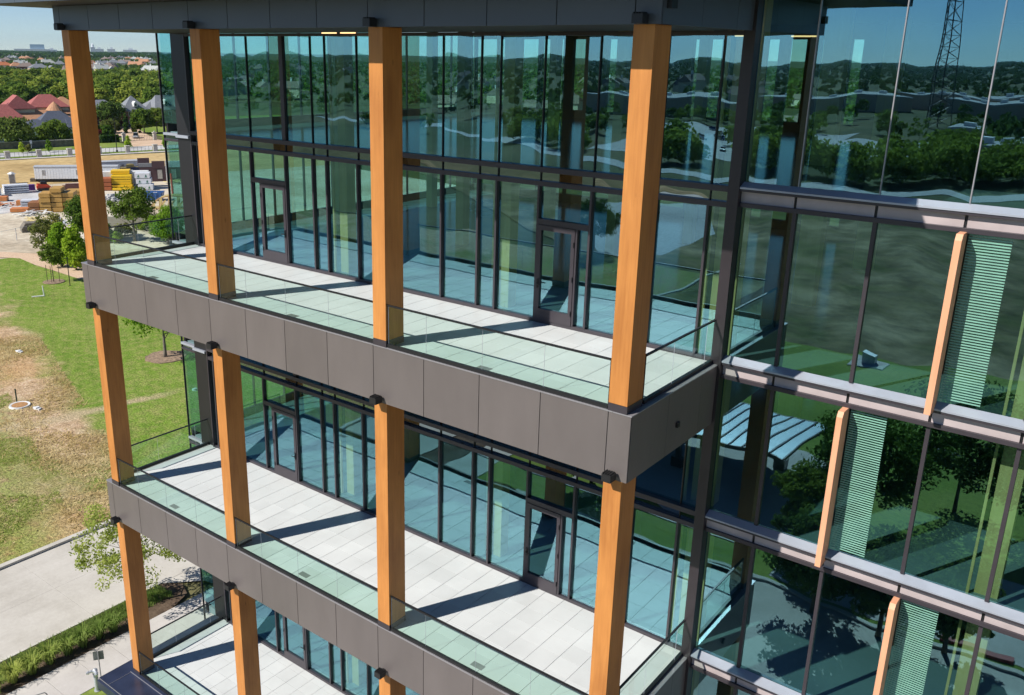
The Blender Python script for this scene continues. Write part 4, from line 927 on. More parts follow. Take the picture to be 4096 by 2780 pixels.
def hedge(name, label, s0, s1, t_, h, wd, mat='leafdark', n=4000):
    rnd = np.random.default_rng(int(s0*3+t_)); Pp = np.stack([rnd.uniform(0, s1-s0, n), rnd.uniform(-wd/2, wd/2, n), rnd.uniform(0, h, n)], 1)
    V, Q = cards(Pp, np.array([0, -.6, .6])+0*Pp, .35, rnd); return tag(ob(name, np_mesh(name, V, Q, M[mat]), None, (*fw(s0, t_), GZ+.03), FROT), label, 'hedge')
hedge('hedge', 'long dark clipped hedge on top of the slope behind the stone wall', 7, 28, 38, 2.6, 2.0)
hedge('hedge', 'dark vines hanging over the curved wall left of the gate', 33, 38.5, 31.5, 2.3, 1.6)
t = thing('entry_wall', 'curved stone entry wall left of the gate pillar', 'wall', (*fw(27.5, 31), GZ), FROT)
for k in range(4):
    a0, a1 = k*.28, (k+1)*.28; b = MB(); q = lambda a, r: (r*math.sin(a)*1.0, 8-r*math.cos(a)*1.0)
    b.prism([q(a0, 8.3), q(a1, 8.3), q(a1, 7.8), q(a0, 7.8)], 0, 2.0); b.build('wall_section', M['stone'], t)
for s, tt, lb in ((40.8, 33.5, 'left stone gate pillar with ball finial'), (50.6, 33.2, 'right stone gate pillar with ball finial'), (55.4, 30.5, 'small outer gate pillar right of the gate')):
    t = thing('gate_pillar', lb, 'pillar', (*fw(s, tt), GZ), FROT, 'stone pillars at the gate')
    k = .8 if s > 52 else 1
    b = MB(); b.box(-.5*k, -.5*k, 0, .5*k, .5*k, 2.3*k); b.build('shaft', M['stone'], t); b = MB(); b.box(-.68*k, -.68*k, 2.301*k, .68*k, .68*k, 2.55*k); b.build('cap', M['stone'], t)
    b = MB(); b.lathe([(.1, 2.55*k), (.25, 2.62*k), (.28, 2.8*k), (.18, 2.98*k), (.02, 3.02*k)], 10); b.build('finial', M['stone'], t, smooth=True)
t = thing('drive_gate', 'thin black iron gate between the stone gate pillars', 'gate', (*fw(41.5, 33.4), GZ), FROT)
for k in range(2):
    b = MB(); x0 = k*4.3
    for z in (.2, 1.5): b.box(x0, -.03, z, x0+4.2, .03, z+.06)
    for j in range(9): b.box(x0+j*.52, -.03, .05, x0+.05+j*.52, .03, 1.7)
    b.build('gate_leaf', M['black'], t)
# ---- houses
def hip(b, x0, x1, y0, y1, z0, z1, ov=.6, kind='hip'):
    x0 -= ov; x1 += ov; y0 -= ov; y1 += ov; w_, d_ = x1-x0, y1-y0
    if w_ >= d_:
        k = d_/2 if kind == 'hip' else (0.0 if kind == 'gable' else d_*.2); r0, r1 = (x0+k, (y0+y1)/2), (x1-k, (y0+y1)/2)
        if k*2 > w_: r0 = r1 = ((x0+x1)/2, (y0+y1)/2)
    else:
        k = w_/2 if kind == 'hip' else (0.0 if kind == 'gable' else w_*.2); r0, r1 = ((x0+x1)/2, y0+k), ((x0+x1)/2, y1-k)
    A, B_, C_, D_ = (x0, y0, z0), (x1, y0, z0), (x1, y1, z0), (x0, y1, z0); E, F_ = (*r0, z1), (*r1, z1)
    if w_ >= d_: b.quad(A, B_, F_, E); b.quad(C_, D_, E, F_); b.quad(D_, A, E); b.quad(B_, C_, F_)
    else: b.quad(A, B_, E); b.quad(B_, C_, F_, E); b.quad(C_, D_, F_); b.quad(D_, A, E, F_)
    b.quad(A, D_, C_, B_)
    b.box(x0, y0-.02, z0-.22, x1, y0+.12, z0+.001)
ROOF = {k: surf(k, c, .8, 0, .16, 1.6) for k, c in {'red_tile': (.36, .11, .10), 'tan_tile': (.48, .25, .14), 'slate_blue': (.085, .10, .14), 'slate_grey': (.20, .215, .24), 'brown_shingle': (.22, .17, .15), 'orange_tile': (.50, .17, .07), 'pale_shingle': (.42, .44, .42), 'dark_shingle': (.10, .095, .10)}.items()}
WALL = {'cream': surf('cream_stucco', (.62, .54, .42), .8), 'white': M['white'], 'brick': surf('red_brick', (.26, .12, .10), .85, 0, .2, 4), 'tan': surf('tan_stone', (.46, .36, .27), .85, 0, .2, 2), 'pink': surf('pink_brick', (.42, .28, .23), .85, 0, .15, 3)}
def house(label, loc, rot, blocks, wall, roof, chims=(), group=None, name='house', cat='house', wins=True, small=False):
    t = thing(name, label, cat, loc, rot, group)
    for i, (x0, x1, y0, y1, ze, zr, kd) in enumerate(blocks):
        b = MB(); b.box(x0, y0, -.2, x1, y1, ze)
        if kd == 'gable':
            if x1-x0 >= y1-y0:
                for x in (x0, x1): b.quad((x, y0, ze), (x, y1, ze), (x, (y0+y1)/2, zr-.15))
            else:
                for y in (y0, y1): b.quad((x0, y, ze), (x1, y, ze), ((x0+x1)/2, y, zr-.15))
        b.build('wall', WALL[wall], t)
        b = MB(); hip(b, x0, x1, y0, y1, ze+.02, zr, .55, kd); r_ = b.build('roof', ROOF[roof], t)
        for ci, cx, cy, ct in chims:
            if ci == i:
                b = MB(); b.box(cx-.55, cy-.45, ze, cx+.55, cy+.45, ct); b.box(cx-.68, cy-.58, ct+.001, cx+.68, cy+.58, ct+.3); b.box(cx-.3, cy-.3, ct+.301, cx+.3, cy+.3, ct+.6); b.build('chimney', M['white'] if wall != 'brick' else WALL['tan'], r_)
        if wins:
            n = max(1, int((x1-x0)/3.2)); lv = 2 if ze > 5 else 1
            for l in range(lv):
                for k in range(n):
                    x = x0+(k+.5)*(x1-x0)/n; z = .9+l*3.1
                    b = MB(); b.box(x-.6, y0-.07, z, x+.6, y0-.002, z+1.7); f = b.build('window', M['white'], t)
                    if not small: b = MB(); b.box(x-.48, y0-.09, z+.12, x+.48, y0-.071, z+1.58); b.build('pane', M['black'], f)
    return t
house('big house with wide red tile roofs and white chimneys', (*fw(4, 78), GZ), FROT, [(-18, 11, 0, 16, 7.6, 15.2, 'hip'), (5, 15.5, -6, 2, 5.6, 10.0, 'hip'), (11.5, 21, 2, 12, 8.2, 12.6, 'mansard'), (-19, -3, -9, 2, 4.4, 9.0, 'hip'), (20, 33, 5, 14, 8.4, 12.6, 'hip')], 'cream', 'red_tile', ((0, 5.0, 5, 16.6), (3, -12, -4, 10.8)))
house('house with tan tile roof and round turret', (*fw(28, 80), GZ), FROT, [(1, 16, 2, 16, 6.0, 11.6, 'hip'), (-9, 2, -3, 5, 4.2, 7.6, 'gable'), (2, 10, -5, 2.2, 3.6, 6.2, 'hip')], 'cream', 'tan_tile')
tt = [o for o in col.objects if o.get('label') == 'house with tan tile roof and round turret'][0]
b = MB(); b.lathe([(2.5, 0), (2.5, 7.4)], 16, (3.6, .5)); b.build('turret', WALL['cream'], tt); b = MB(); b.lathe([(3.0, 7.41), (1.5, 9.2), (.05, 10.4)], 16, (3.6, .5)); b.build('turret_roof', ROOF['tan_tile'], tt)
house('low house with dark slate hip roofs behind the hedge', (*fw(20, 52), GZ), FROT, [(-1, 13, 0, 10, 3.8, 8.6, 'hip'), (-6, 4, -3, 5, 3.4, 6.4, 'hip'), (9, 16, -1, 5, 3.6, 6.6, 'gable')], 'white', 'slate_blue')
house('white stucco house with pale roof at the left edge behind the wall', (*fw(-1, 44), GZ), FROT, [(-12, 2, 0, 9, 4.4, 7.6, 'hip'), (3, 9, 2, 9, 3.8, 6.0, 'hip')], 'white', 'slate_grey', ((0, -3, 3, 8.6),))
house('brick mansion with steep blue grey slate roofs', (*fw(58, 89), GZ), FROT, [(0, 9.2, 0, 9, 6.0, 11.4, 'hip'), (8.8, 20, 3, 13, 6.0, 9.8, 'hip'), (12, 26, -1, 10, 6.2, 11.4, 'mansard'), (-14, 0.5, 5, 14, 6.2, 9.8, 'hip')], 'brick', 'slate_grey', ((2, 19, 5, 11.8),))
mm = [o for o in col.objects if o.get('label', '').startswith('brick mansion')][0]
for x, z in ((4.6, 7.6), (16.2, 8.2)):
    b = MB(); b.extr([(x-.7, z), (x+.7, z), (x+.7, z+1.2), (x, z+1.9), (x-.7, z+1.2)], 'y', -.6 if x < 10 else -1.2, 2.5); d_ = b.build('dormer', M['white'], mm); b = MB(); yq = -.62 if x < 10 else -1.22; b.box(x-.35, yq, z+.2, x+.35, yq+.015, z+1.1); b.build('pane', M['black'], d_)
# oaks, cypresses and shrubs round the houses
for i, (s, tt_, h, rx, lb, mt) in enumerate([(6.5, 28.5, 8.2, 6.2, 'wide dark oak in front of the red roofed house', 'leafdark'), (20, 33, 6.6, 4.6, 'yellow green oak in front of the dark slate roof', 'leaf'), (-5, 32, 6.6, 4.5, 'dark oak cut by the left photo edge', 'leafdark'), (-1, 62, 9, 3, 'tall thin bronze tree in front of the red roof', 'leafolive'),
    (52.5, 88, 9.6, 5.0, 'dark oak in front of the white wing of the mansion', 'leafdark'), (55.6, 59, 8.2, 3.9, 'bushy oak before the brick mansion wall', 'leaf'), (60, 58.6, 8.2, 4.0, 'spreading oak at the right of the mansion', 'leaf'), (66, 42, 5.6, 3.2, 'light green small tree right of the gate', 'leafbright'), (45.5, 66, 4.2, 3.6, 'rounded grey green bush left of the cypresses', 'leafolive'), (40.5, 52, 3.6, 2.6, 'low bush behind the entry wall', 'leaf')]):
    tree('oak_tree' if h > 5 else 'garden_bush', lb, (*fw(s, tt_), GZ), h, rx, 70, 60, .55, mt, 'barkgrey', .26 if h > 5 else .02, rx*.3, 'round', None, 1, 8, .22, 70+i, 'tree' if h > 5 else 'shrub')
for i, (s, tt_, h) in enumerate([(50.6, 63, 6.8), (53.2, 62, 8.2), (55.4, 63, 7.6)]):
    tree('cypress', ('left slim', 'middle tallest', 'right slim')[i]+' cypress in the row before the brick mansion', (*fw(s, tt_), GZ), h, .95, 40, 60, .4, 'leafdark', 'bark', .02, .5, 'cone', 'cypresses before the brick mansion', 1, 3, .1, 90+i)
tree('red_bush', 'dark red leaved bush behind the entry wall', (*fw(34.5, 46), GZ), 3.4, 2.4, 40, 50, .4, 'leafred', 'bark', .05, .8, 'round', None, 2, 4, .08, 95, 'shrub')
for i, (s, tt_, h, lb) in enumerate([(-1.5, 9.5, 2.8, 'young pale street tree behind the first fence panel'), (6.0, 12, 3.0, 'young street tree left of the second stone pillar'), (8.0, 13, 2.4, 'greyish young street tree beside the street sign'), (13, 11, 3.4, 'young street tree left of the third stone pillar'), (35.5, 12, 3.4, 'thin young street tree left of the driveway mouth'), (44.3, 5.0, 4.0, 'thin bare young tree in front of the driveway'), (53, 8, 3.0, 'thin young street tree right of the driveway')]):
    tree('street_tree', lb, (*fw(s, tt_), GZ+.03), h, h*.3, 22, 36, .28, 'leafbright' if i != 2 else 'leafolive', 'bark', .12, .45, 'cone', 'young trees along the street', 1, 5, .05, 100+i)
t = thing('street_lamp', 'tall thin black street lamp behind the stone pillar fence', 'lamp post', (*fw(29.5, 3.0), GZ)); b = MB(); b.tube([(0, 0, 0), (0, 0, 9.5)], [.13, .08], 8); b.build('pole', M['black'], t); b = MB(); b.box(-.2, -.2, 0, .2, .2, .5); b.build('base', M['black'], t); b = MB(); b.bar((0, 0, 9.4), (.4, 1.2, 9.6), .18, .12); b.build('lamp_head', M['black'], t)
t = thing('street_sign', 'small white sign on a thin post before the stone wall', 'sign', (*fw(9.6, 16.5), GZ), FROT); b = MB(); b.tube([(0, 0, 0), (0, 0, 2.9)], .05, 6); b.build('post', M['steel'], t); b = MB(); b.box(-.3, -.03, 2.1, .3, -.06+.07, 3.0); b.build('plate', M['white'], t)
# ---- cars
CARP = {k: surf('car_paint_'+k, c, .25, .0, .02, 1) for k, c in {'silver': (.45, .46, .48), 'black': (.012, .012, .015), 'white': (.75, .75, .75), 'red': (.30, .03, .03), 'blue': (.03, .06, .16), 'grey': (.14, .14, .15)}.items()}
CARG = surf('car_glass', (.01, .013, .016), .08)
def car(label, loc, rot, paint, group=None, suv=False):
    t = thing('parked_car', label, 'car', loc, rot, group); h = 1.75 if suv else 1.45
    b = MB()
    secs = [(-2.25, .72, .45, .70), (-2.15, .86, .30, .88), (-1.2, .90, .22, .95), (0, .90, .22, .93), (1.2, .90, .22, .90), (2.0, .84, .28, .76), (2.25, .66, .42, .60)]
    n0 = len(b.v)
    for x, hw, z0, z1 in secs: b.v += [(x, -hw, z0), (x, hw, z0), (x, hw*1.0, (z0+z1)/2+.1), (x, hw*.9, z1), (x, -hw*.9, z1), (x, -hw, (z0+z1)/2+.1)]
    for i in range(len(secs)-1):
        for k in range(6): b.f.append((n0+i*6+k, n0+(i+1)*6+k, n0+(i+1)*6+(k+1) % 6, n0+i*6+(k+1) % 6)); b.m.append(0)
    b.f.append(tuple(n0+k for k in range(6))); b.m.append(0); e = n0+(len(secs)-1)*6; b.f.append(tuple(e+k for k in reversed(range(6)))); b.m.append(0)
    xr = -2.0 if suv else -1.35
    b.prism([(xr+.1, -.62), (.35, -.62), (.35, .62), (xr+.1, .62)], h-.04, h)
    b.build('body', CARP[paint], t, smooth=False)
    b = MB(); n0 = 0; b.v += [(xr-.25, -.80, .88), (1.15, -.80, .88), (1.15, .80, .88), (xr-.25, .80, .88), (xr+.1, -.62, h-.045), (.35, -.62, h-.045), (.35, .62, h-.045), (xr+.1, .62, h-.045)]
    for q in ((4, 5, 6, 7), (0, 1, 5, 4), (1, 2, 6, 5), (2, 3, 7, 6), (3, 0, 4, 7)): b.f.append(q); b.m.append(0)
    b.build('cabin_glass', CARG, t)
    for x in (-1.4, 1.4):
        for s in (-1, 1):
            b = MB(); b.tube([(x, s*.70, .33), (x, s*.92, .33)], .33, 14); wh = b.build('wheel', M['black'], t); b = MB(); b.tube([(x, s*.921, .33), (x, s*.935, .33)], .19, 10); b.build('rim', M['chrome'], wh)
    for s in (-1, 1):
        b = MB(); b.box(2.18, s*.55-.14, .56, 2.27, s*.55+.14, .66); b.build('headlight', M['chrome'], t); b = MB(); b.box(-2.28, s*.58-.13, .62, -2.2, s*.58+.13, .76); b.build('tail_light', CARP['red'], t)
    return t
car('silver car on the driveway behind the iron gate', (*fw(47.5, 43), GZ+.04), FROT+R(250), 'silver', None, True)
car('dark van parked before the brick mansion garage', (*fw(55.5, 80), GZ+.04), FROT+R(185), 'black', None, True)

# ---- woodland: shared crowns, each of the nearest trees its own thing
rnd = np.random.default_rng(12)
PROTO = []
for k in range(5):
    rx = (4.2, 5.0, 3.6, 4.6, 4.0)[k]; h = (11, 12, 10.5, 9.5, 12.5)[k]; r_ = np.random.default_rng(200+k)
    P, N = crown_pts(rx, h*.42, h*.56, 34, 22, rx*.36, r_, 'round', .45); V, Q = cards(P, N, .95, r_)
    PROTO.append((trunk_mb(h, .22, rx, h*.56, 4, r_).mesh('trunk', M['bark']), np_mesh('crown', V, Q, M['leafforest'] if k != 3 else M['leafdark'])))
LB = ['mid green rounded tree in the dense belt behind the houses', 'broad dark green tree in the dense belt behind the houses', 'smaller rounded tree in the dense belt behind the houses', 'very dark low tree in the dense belt behind the houses', 'tall green tree in the dense belt behind the houses']
def az_of(u, v=400):
    d_ = CF + (u-2048+212.57)/FPX*CR - (v-1390+45.84)/FPX*CU; return math.atan2(d_.y, d_.x)
A0, A1 = az_of(640), az_of(-40)
cnt = 0
while cnt < 300:
    r_ = math.sqrt(rnd.uniform(440**2, 800**2)); a = rnd.uniform(A0, A1); x, y = CPOS.x+r_*math.cos(a), CPOS.y+r_*math.sin(a)
    k = int(rnd.integers(0, 5)); o = ob('woodland_tree', PROTO[k][0], None, (x, y, GZ), rnd.uniform(0, 6.28)); s = rnd.uniform(.8, 1.25); o.scale = (s, s, s*rnd.uniform(.85, 1.1))
    q = to_px((x, y, GZ+8)); gap_ = 'left of first column' if q[0] < 255 else ('behind first column' if q[0] < 385 else 'right of first column'); row = 'front' if r_ < 560 else ('middle' if r_ < 680 else 'back')
    tag(o, LB[k].replace('in the dense belt behind the houses', f'in the {row} tree belt, {gap_}'), 'tree', 'trees of the dense belt behind the houses'); ob('crown', PROTO[k][1], o); cnt += 1
def wood(name, cx, cy, a0, a1, r0, r1, n, cards_, size, seed, mat='leafforest', label=None, avoid=(), gap=0.0, hh=(7, 12)):
    rn = np.random.default_rng(seed); rr_ = np.sqrt(rn.uniform(r0**2, r1**2, n)); aa = rn.uniform(a0, a1, n); X = cx+rr_*np.cos(aa); Y = cy+rr_*np.sin(aa)
    ok = np.ones(n, bool)
    for hx, hy, hr in avoid: ok &= (X-hx)**2+(Y-hy)**2 > hr**2
    if gap: ok &= (np.sin(X*.012+np.sin(Y*.008)*2)+np.sin(Y*.015+1)) > gap
    X, Y = X[ok], Y[ok]; m_ = len(X); h = rn.uniform(*hh, m_); rx = h*rn.uniform(.34, .5, m_)
    d_ = rn.normal(0, 1, (m_, cards_, 3)); d_ /= np.linalg.norm(d_, axis=2)[..., None]; d_[..., 2] = np.abs(d_[..., 2])*1.15-.25
    q = d_*(.7+.35*rn.random((m_, cards_, 1)))
    P = np.stack([X[:, None]+q[..., 0]*rx[:, None], Y[:, None]+q[..., 1]*rx[:, None], GZ+h[:, None]*.52+q[..., 2]*h[:, None]*.45], 2).reshape(-1, 3)
    V, Q = cards(P, d_.reshape(-1, 3)+np.array([0, 0, .3]), size, rn, 1.4); o = ob(name, np_mesh(name, V, Q, M[mat])); o['kind'] = 'stuff'
    if label: o['label'] = label
    return o
FH = HOUSES = [(-2879, 1405, 49), (-1664, 794, 17), (-1147, 547, 22), (-1293, 637, 11), (-1052, 526, 22), (-986, 509, 22), (-1392, 728, 12), (-1235, 664, 8), (-2659, 1529, 21), (-921, 545, 15), (-1295, 770, 10), (-1377, 834, 19), (-1374, 850, 21), (-3252, 2020, 29), (-1969, 1242, 18), (-1501, 967, 18), (-3155, 2061, 48), (-1058, 632, 6), (-1522, 715, 13), (-4786, 2822, 42)]
NH = len(FH); hr = np.random.default_rng(77)
for k in range(34):
    r_ = hr.uniform(930, 2700); a = hr.uniform(A0, A1); FH.append((CPOS.x+r_*math.cos(a), CPOS.y+r_*math.sin(a), hr.uniform(14, 22)))
av = [(x, y, w_*.75+8) for x, y, w_ in FH] + [(x+.5*(CPOS.x-x)/max(1, math.hypot(x-CPOS.x, y-CPOS.y))*w_*2.4, y+.5*(CPOS.y-y)/max(1, math.hypot(x-CPOS.x, y-CPOS.y))*w_*2.6, w_*.9+6) for x, y, w_ in FH]
av += [(-2200+q*-60, 1085+q*33, 75) for q in range(11)]
wood('woodland', CPOS.x, CPOS.y, A0-.03, A1+.03, 560, 930, 1100, 70, 1.5, 21, label='dense green tree belt behind the near houses')
wood('far_woodland', CPOS.x, CPOS.y, A0-.03, A1+.05, 930, 2600, 3600, 52, 1.9, 22, 'leafdark', 'wooded suburb running to the horizon', av, hh=(5, 10))
wood('horizon_woodland', CPOS.x, CPOS.y, A0-.05, A1+.05, 2600, 7500, 5200, 16, 7, 23, 'leafdark', 'tree line at the horizon', hh=(9, 14))
wood('back_woodland', CPOS.x, CPOS.y, az_of(3700), A0, 300, 2200, 5200, 40, 2.0, 24, 'leafdark', 'woodland seen through the glass building', gap=-.7)
rk = ['brown_shingle', 'brown_shingle', 'orange_tile', 'pale_shingle', 'brown_shingle', 'slate_grey', 'pale_shingle', 'slate_grey', 'pale_shingle', 'pale_shingle', 'dark_shingle', 'slate_grey', 'brown_shingle', 'brown_shingle', 'pale_shingle', 'tan_tile', 'pale_shingle', 'brown_shingle', 'brown_shingle', 'tan_tile']
wk = ['pink', 'pink', 'cream', 'white', 'brick', 'tan', 'white', 'white', 'white', 'cream', 'brick', 'cream', 'white', 'cream', 'white', 'pink', 'white', 'tan', 'pink', 'pink']
hl = ['distant brown roofed house on the left skyline', 'distant brown house above the orange roof', 'distant house with bright orange roof', 'distant pale gabled roof right of the orange roof', 'distant brown roofed brick house behind the tree belt', 'distant wide grey roofed house left of the column', 'distant pale gable house near the green meadow', 'small distant white house beside the column', 'distant pale roof right of the first column', 'distant pale hip roof at the edge of the tree belt', 'distant dark roofed brick house in the right gap', 'distant cream house with steep grey gables', 'distant white walled house with brown roof', 'distant brown roof on the right skyline', 'distant long white house in the right gap', 'distant pink brick house with tan roof', 'distant long pale roof near the glass wing', 'small distant tan house above the pale hip roof', 'distant brown house at the left photo edge', 'distant tan roof among trees on the right skyline']
for i, (x, y, w_) in enumerate(FH[:NH]):
    a = math.atan2(CPOS.y-y, CPOS.x-x)+R(90)+rnd.uniform(-.4, .4); w_ = min(max(w_, 15)*1.3, 40); e = 5.6 if w_ > 14 else 5.0
    house(hl[i], (x, y, GZ), a, [(-w_/2, w_*.2, 0, w_*.5, e+2, e+6.5, 'gable' if i % 3 == 0 else 'hip'), (w_*.1, w_/2, -2, w_*.36, e+.5, e+4.6, 'gable' if i % 2 else 'hip')], wk[i], rk[i], ((0, -w_*.2, w_*.25, e+8.2),), 'houses in the wooded suburb', small=True)
for i, (x, y, w_) in enumerate(FH[NH:]):
    a = math.atan2(CPOS.y-y, CPOS.x-x)+R(90)+rnd.uniform(-.6, .6); w_ *= 1.25
    house(['distant house half hidden among the suburb trees', 'distant gabled house deep in the suburb trees', 'distant pale walled house deep in the suburb trees'][i % 3], (x, y, GZ), a, [(-w_/2, w_*.2, 0, w_*.5, 6.8, 11.6, 'gable' if i % 3 == 1 else 'hip'), (w_*.1, w_/2, -2, w_*.36, 5.6, 9.6, 'gable')], ('cream', 'pink', 'white')[i % 3], ('brown_shingle', 'slate_grey', 'pale_shingle', 'tan_tile')[i % 4], ((0, -w_*.2, w_*.25, 13),), 'houses in the wooded suburb', small=True)
sheet('meadow', [(-2850, 1390), (-2680, 1440), (-2050, 1110), (-2190, 1060)], GZ+.05, M['field'])
# hospital-like block and a few far towers on the skyline
t = thing('far_block', 'hazy blue slab building on the left skyline', 'building', (-5690, 2910, GZ), R(60)); b = MB(); b.box(-40, 0, 0, 40, 40, 52); b.build('tower', surf('haze_tinted_cladding', (.34, .47, .58), .4), t); b = MB(); b.box(-130, -20, 0, 70, 50, 24); b.build('podium', M['white'], t)  # distance haze is put into the tower's blue colour
for i, (u, r_, w_, h, lb) in enumerate([(372, 6200, 26, 40, 'pale domed building on the right skyline'), (395, 6500, 60, 30, 'low white building on the right skyline'), (520, 6800, 90, 27, 'long white building far right on the skyline'), (445, 6000, 44, 30, 'white block between trees on the skyline'), (205, 6100, 60, 22, 'low white building beside the slab on the skyline')]):
    a = az_of(u, 200); t = thing('far_building', lb, 'building', (CPOS.x+r_*math.cos(a), CPOS.y+r_*math.sin(a), GZ), a+R(90), 'white buildings on the skyline'); b = MB(); b.box(-w_/2, 0, 0, w_/2, 40, h); b.build('block', M['white'], t)
    b = MB(); b.lathe([(w_*.3, h), (w_*.25, h+14), (.5, h+22)], 12, (0, 20)) if i == 0 else b.box(-w_*.2, 5, h, w_*.1, 25, h+9); b.build('roof_house', M['offwhite'], t)

# ================================================================ IN FRONT OF THE BUILDING (mirrored in its glass)
t = thing('pavilion', 'shade pavilion with pale standing seam metal roof, mirrored in the glass', 'pavilion', (0, 0, GZ+.045))
PV = surf('pale_metal_roof', (.42, .52, .58), .45, .2, .05, 1)
b = MB(); xs = np.linspace(1.5, 13.2, 14)
zf = lambda y: 3.1+.9*math.sin((y+38)/9.4*1.4)
ys = np.linspace(-38, -28.6, 9)
for x0, x1 in zip(xs[:-1], xs[1:]):
    for y0, y1 in zip(ys[:-1], ys[1:]):
        b.quad((x0, y0, zf(y0)), (x1, y0, zf(y0)), (x1, y1, zf(y1)), (x0, y1, zf(y1))); b.quad((x0, y0, zf(y0)-.16), (x0, y1, zf(y1)-.16), (x1, y1, zf(y1)-.16), (x1, y0, zf(y0)-.16))
b.build('roof_sheet', PV, t)
b = MB()
for x in xs:
    for y0, y1 in zip(ys[:-1], ys[1:]): b.bar((x, y0, zf(y0)+.04), (x, y1, zf(y1)+.04), .09, .10)
for y in (-38, -28.6): b.box(1.4, y-.06, zf(y)-.25, 13.3, y+.06, zf(y)+.03)
b.build('roof_seam', M['frame'], t)
for x in (3, 5.2, 10.8):
    for y in (-30.8, -36): b = MB(); b.box(x-.18, y-.18, 0, x+.18, y+.18, zf(y)-.17); b.box(x-.4, y-.4, 0, x+.4, y+.4, .8); b.build('post', M['bronze'], t)
for i, (x, y, h, rx, mt) in enumerate([(17.5, -30.5, 7.5, 3.4, 'leaf'), (22, -37, 8.5, 4.0, 'leafdark'), (16.5, -26.0, 5.5, 2.4, 'leaf'), (27, -34, 8, 3.6, 'leafdark'), (18.6, -19.3, 6.0, 2.6, 'leafdark'), (21.8, -19.7, 5.4, 2.2, 'leafdark'), (24.8, -20.0, 5.2, 2.0, 'leafdark'), (31, -24, 7.5, 3.2, 'leaf'), (33, -38, 9, 4, 'leafdark'), (2, -24, 5.0, 2.2, 'leaf'), (-38, -92, 8, 3.6, 'leafdark')]):
    tree('court_tree', 'dark leafy tree around the pavilion court, mirrored in the glass', (x, y, GZ+.04), h, rx, 90, 110, .17, mt, 'bark', .25, rx*.26, 'round', 'trees around the pavilion court', 1, 10, .12, 130+i)
t = thing('picnic_table', 'dark picnic table in the tree court, mirrored in the glass', 'table', (19.2, -46, GZ+.02), R(20)); b = MB(); b.box(-1.2, -.4, .72, 1.2, .4, .78); b.build('table_top', M['bronze'], t)
for s in (-1, 1): b = MB(); b.box(-1.2, s*.75-.14, .42, 1.2, s*.75+.14, .47); b.build('bench_seat', M['bronze'], t); b = MB(); b.box(s*.9-.05, -.7, 0, s*.9+.05, .7, .06); b.bar((s*.9, -.5, .05), (s*.9, -.2, .72), .08, .08); b.bar((s*.9, .5, .05), (s*.9, .2, .72), .08, .08); b.build('leg', M['bronze'], t)
t = thing('utility_box', 'grey utility box on its concrete pad on the lawn, mirrored in the glass', 'utility box', (9.1, -64.5, GZ+.02)); b = MB(); b.box(-1.6, -1.4, 0, 1.6, 1.4, .1); b.build('pad', M['walk'], t); b = MB(); b.box(-.6, -.5, .101, .6, .5, 1.0); b.build('cabinet', M['steel'], t)
# parked cars
cl = ['white', 'black', 'silver', 'grey', 'blue', 'red']
protos = [car('parked car in the lot across the road, mirrored in the glass', (-131.7, -318, GZ+.03), R(20), 'silver', 'cars in the lots across the road')]
lots = [(-113.5, -296, 20), (-113.5, -312, 25), (-86.4, -252, 70), (-97.8, -235, 65), (-92, -240, 65), (-102.5, -247, 65), (-108, -258, 65), (-80, -300, 20), (-88, -300, 20), (-96, -296, 20), (-104, -292, 20), (-120, -286, 20), (-60, -300, 80), (-52.9, -285, 80), (-58, -270, 80), (-48, -292, 80), (-128, -340, 20), (-118, -338, 20), (-98, -340, 20), (-90, -338, 20)]
for i, (x, y, a) in enumerate(lots): copy_thing(protos[0], (x, y, GZ+.03), R(a), mats={'body': CARP[cl[i % 6]]})
for i, (x, y, w_, d_, h, rt) in enumerate([(-78, -560, 60, 30, 9, 5), (-52, -520, 44, 30, 8, 0), (-130, -500, 70, 34, 8, 8), (-15, -285, 26, 18, 7, 0), (-190, -420, 80, 40, 9, 15), (20, -480, 60, 34, 9, 0)]):
    t = thing('flat_roof_building', 'low flat roofed building beyond the car lots, mirrored in the glass', 'building', (x, y, GZ), R(rt), 'flat roofed buildings beyond the lots'); b = MB(); b.box(-w_/2, -d_/2, 0, w_/2, d_/2, h); b.build('wall', WALL['tan'], t); b = MB(); b.box(-w_/2-.3, -d_/2-.3, h+.001, w_/2+.3, d_/2+.3, h+.6); b.build('roof', M['carlot'], t)
    for k in range(5): b = MB(); b.box(-w_*.4+k*w_*.19, -2, h+.601, -w_*.4+k*w_*.19+3, 1, h+2); b.build('roof_unit', M['white'], t)
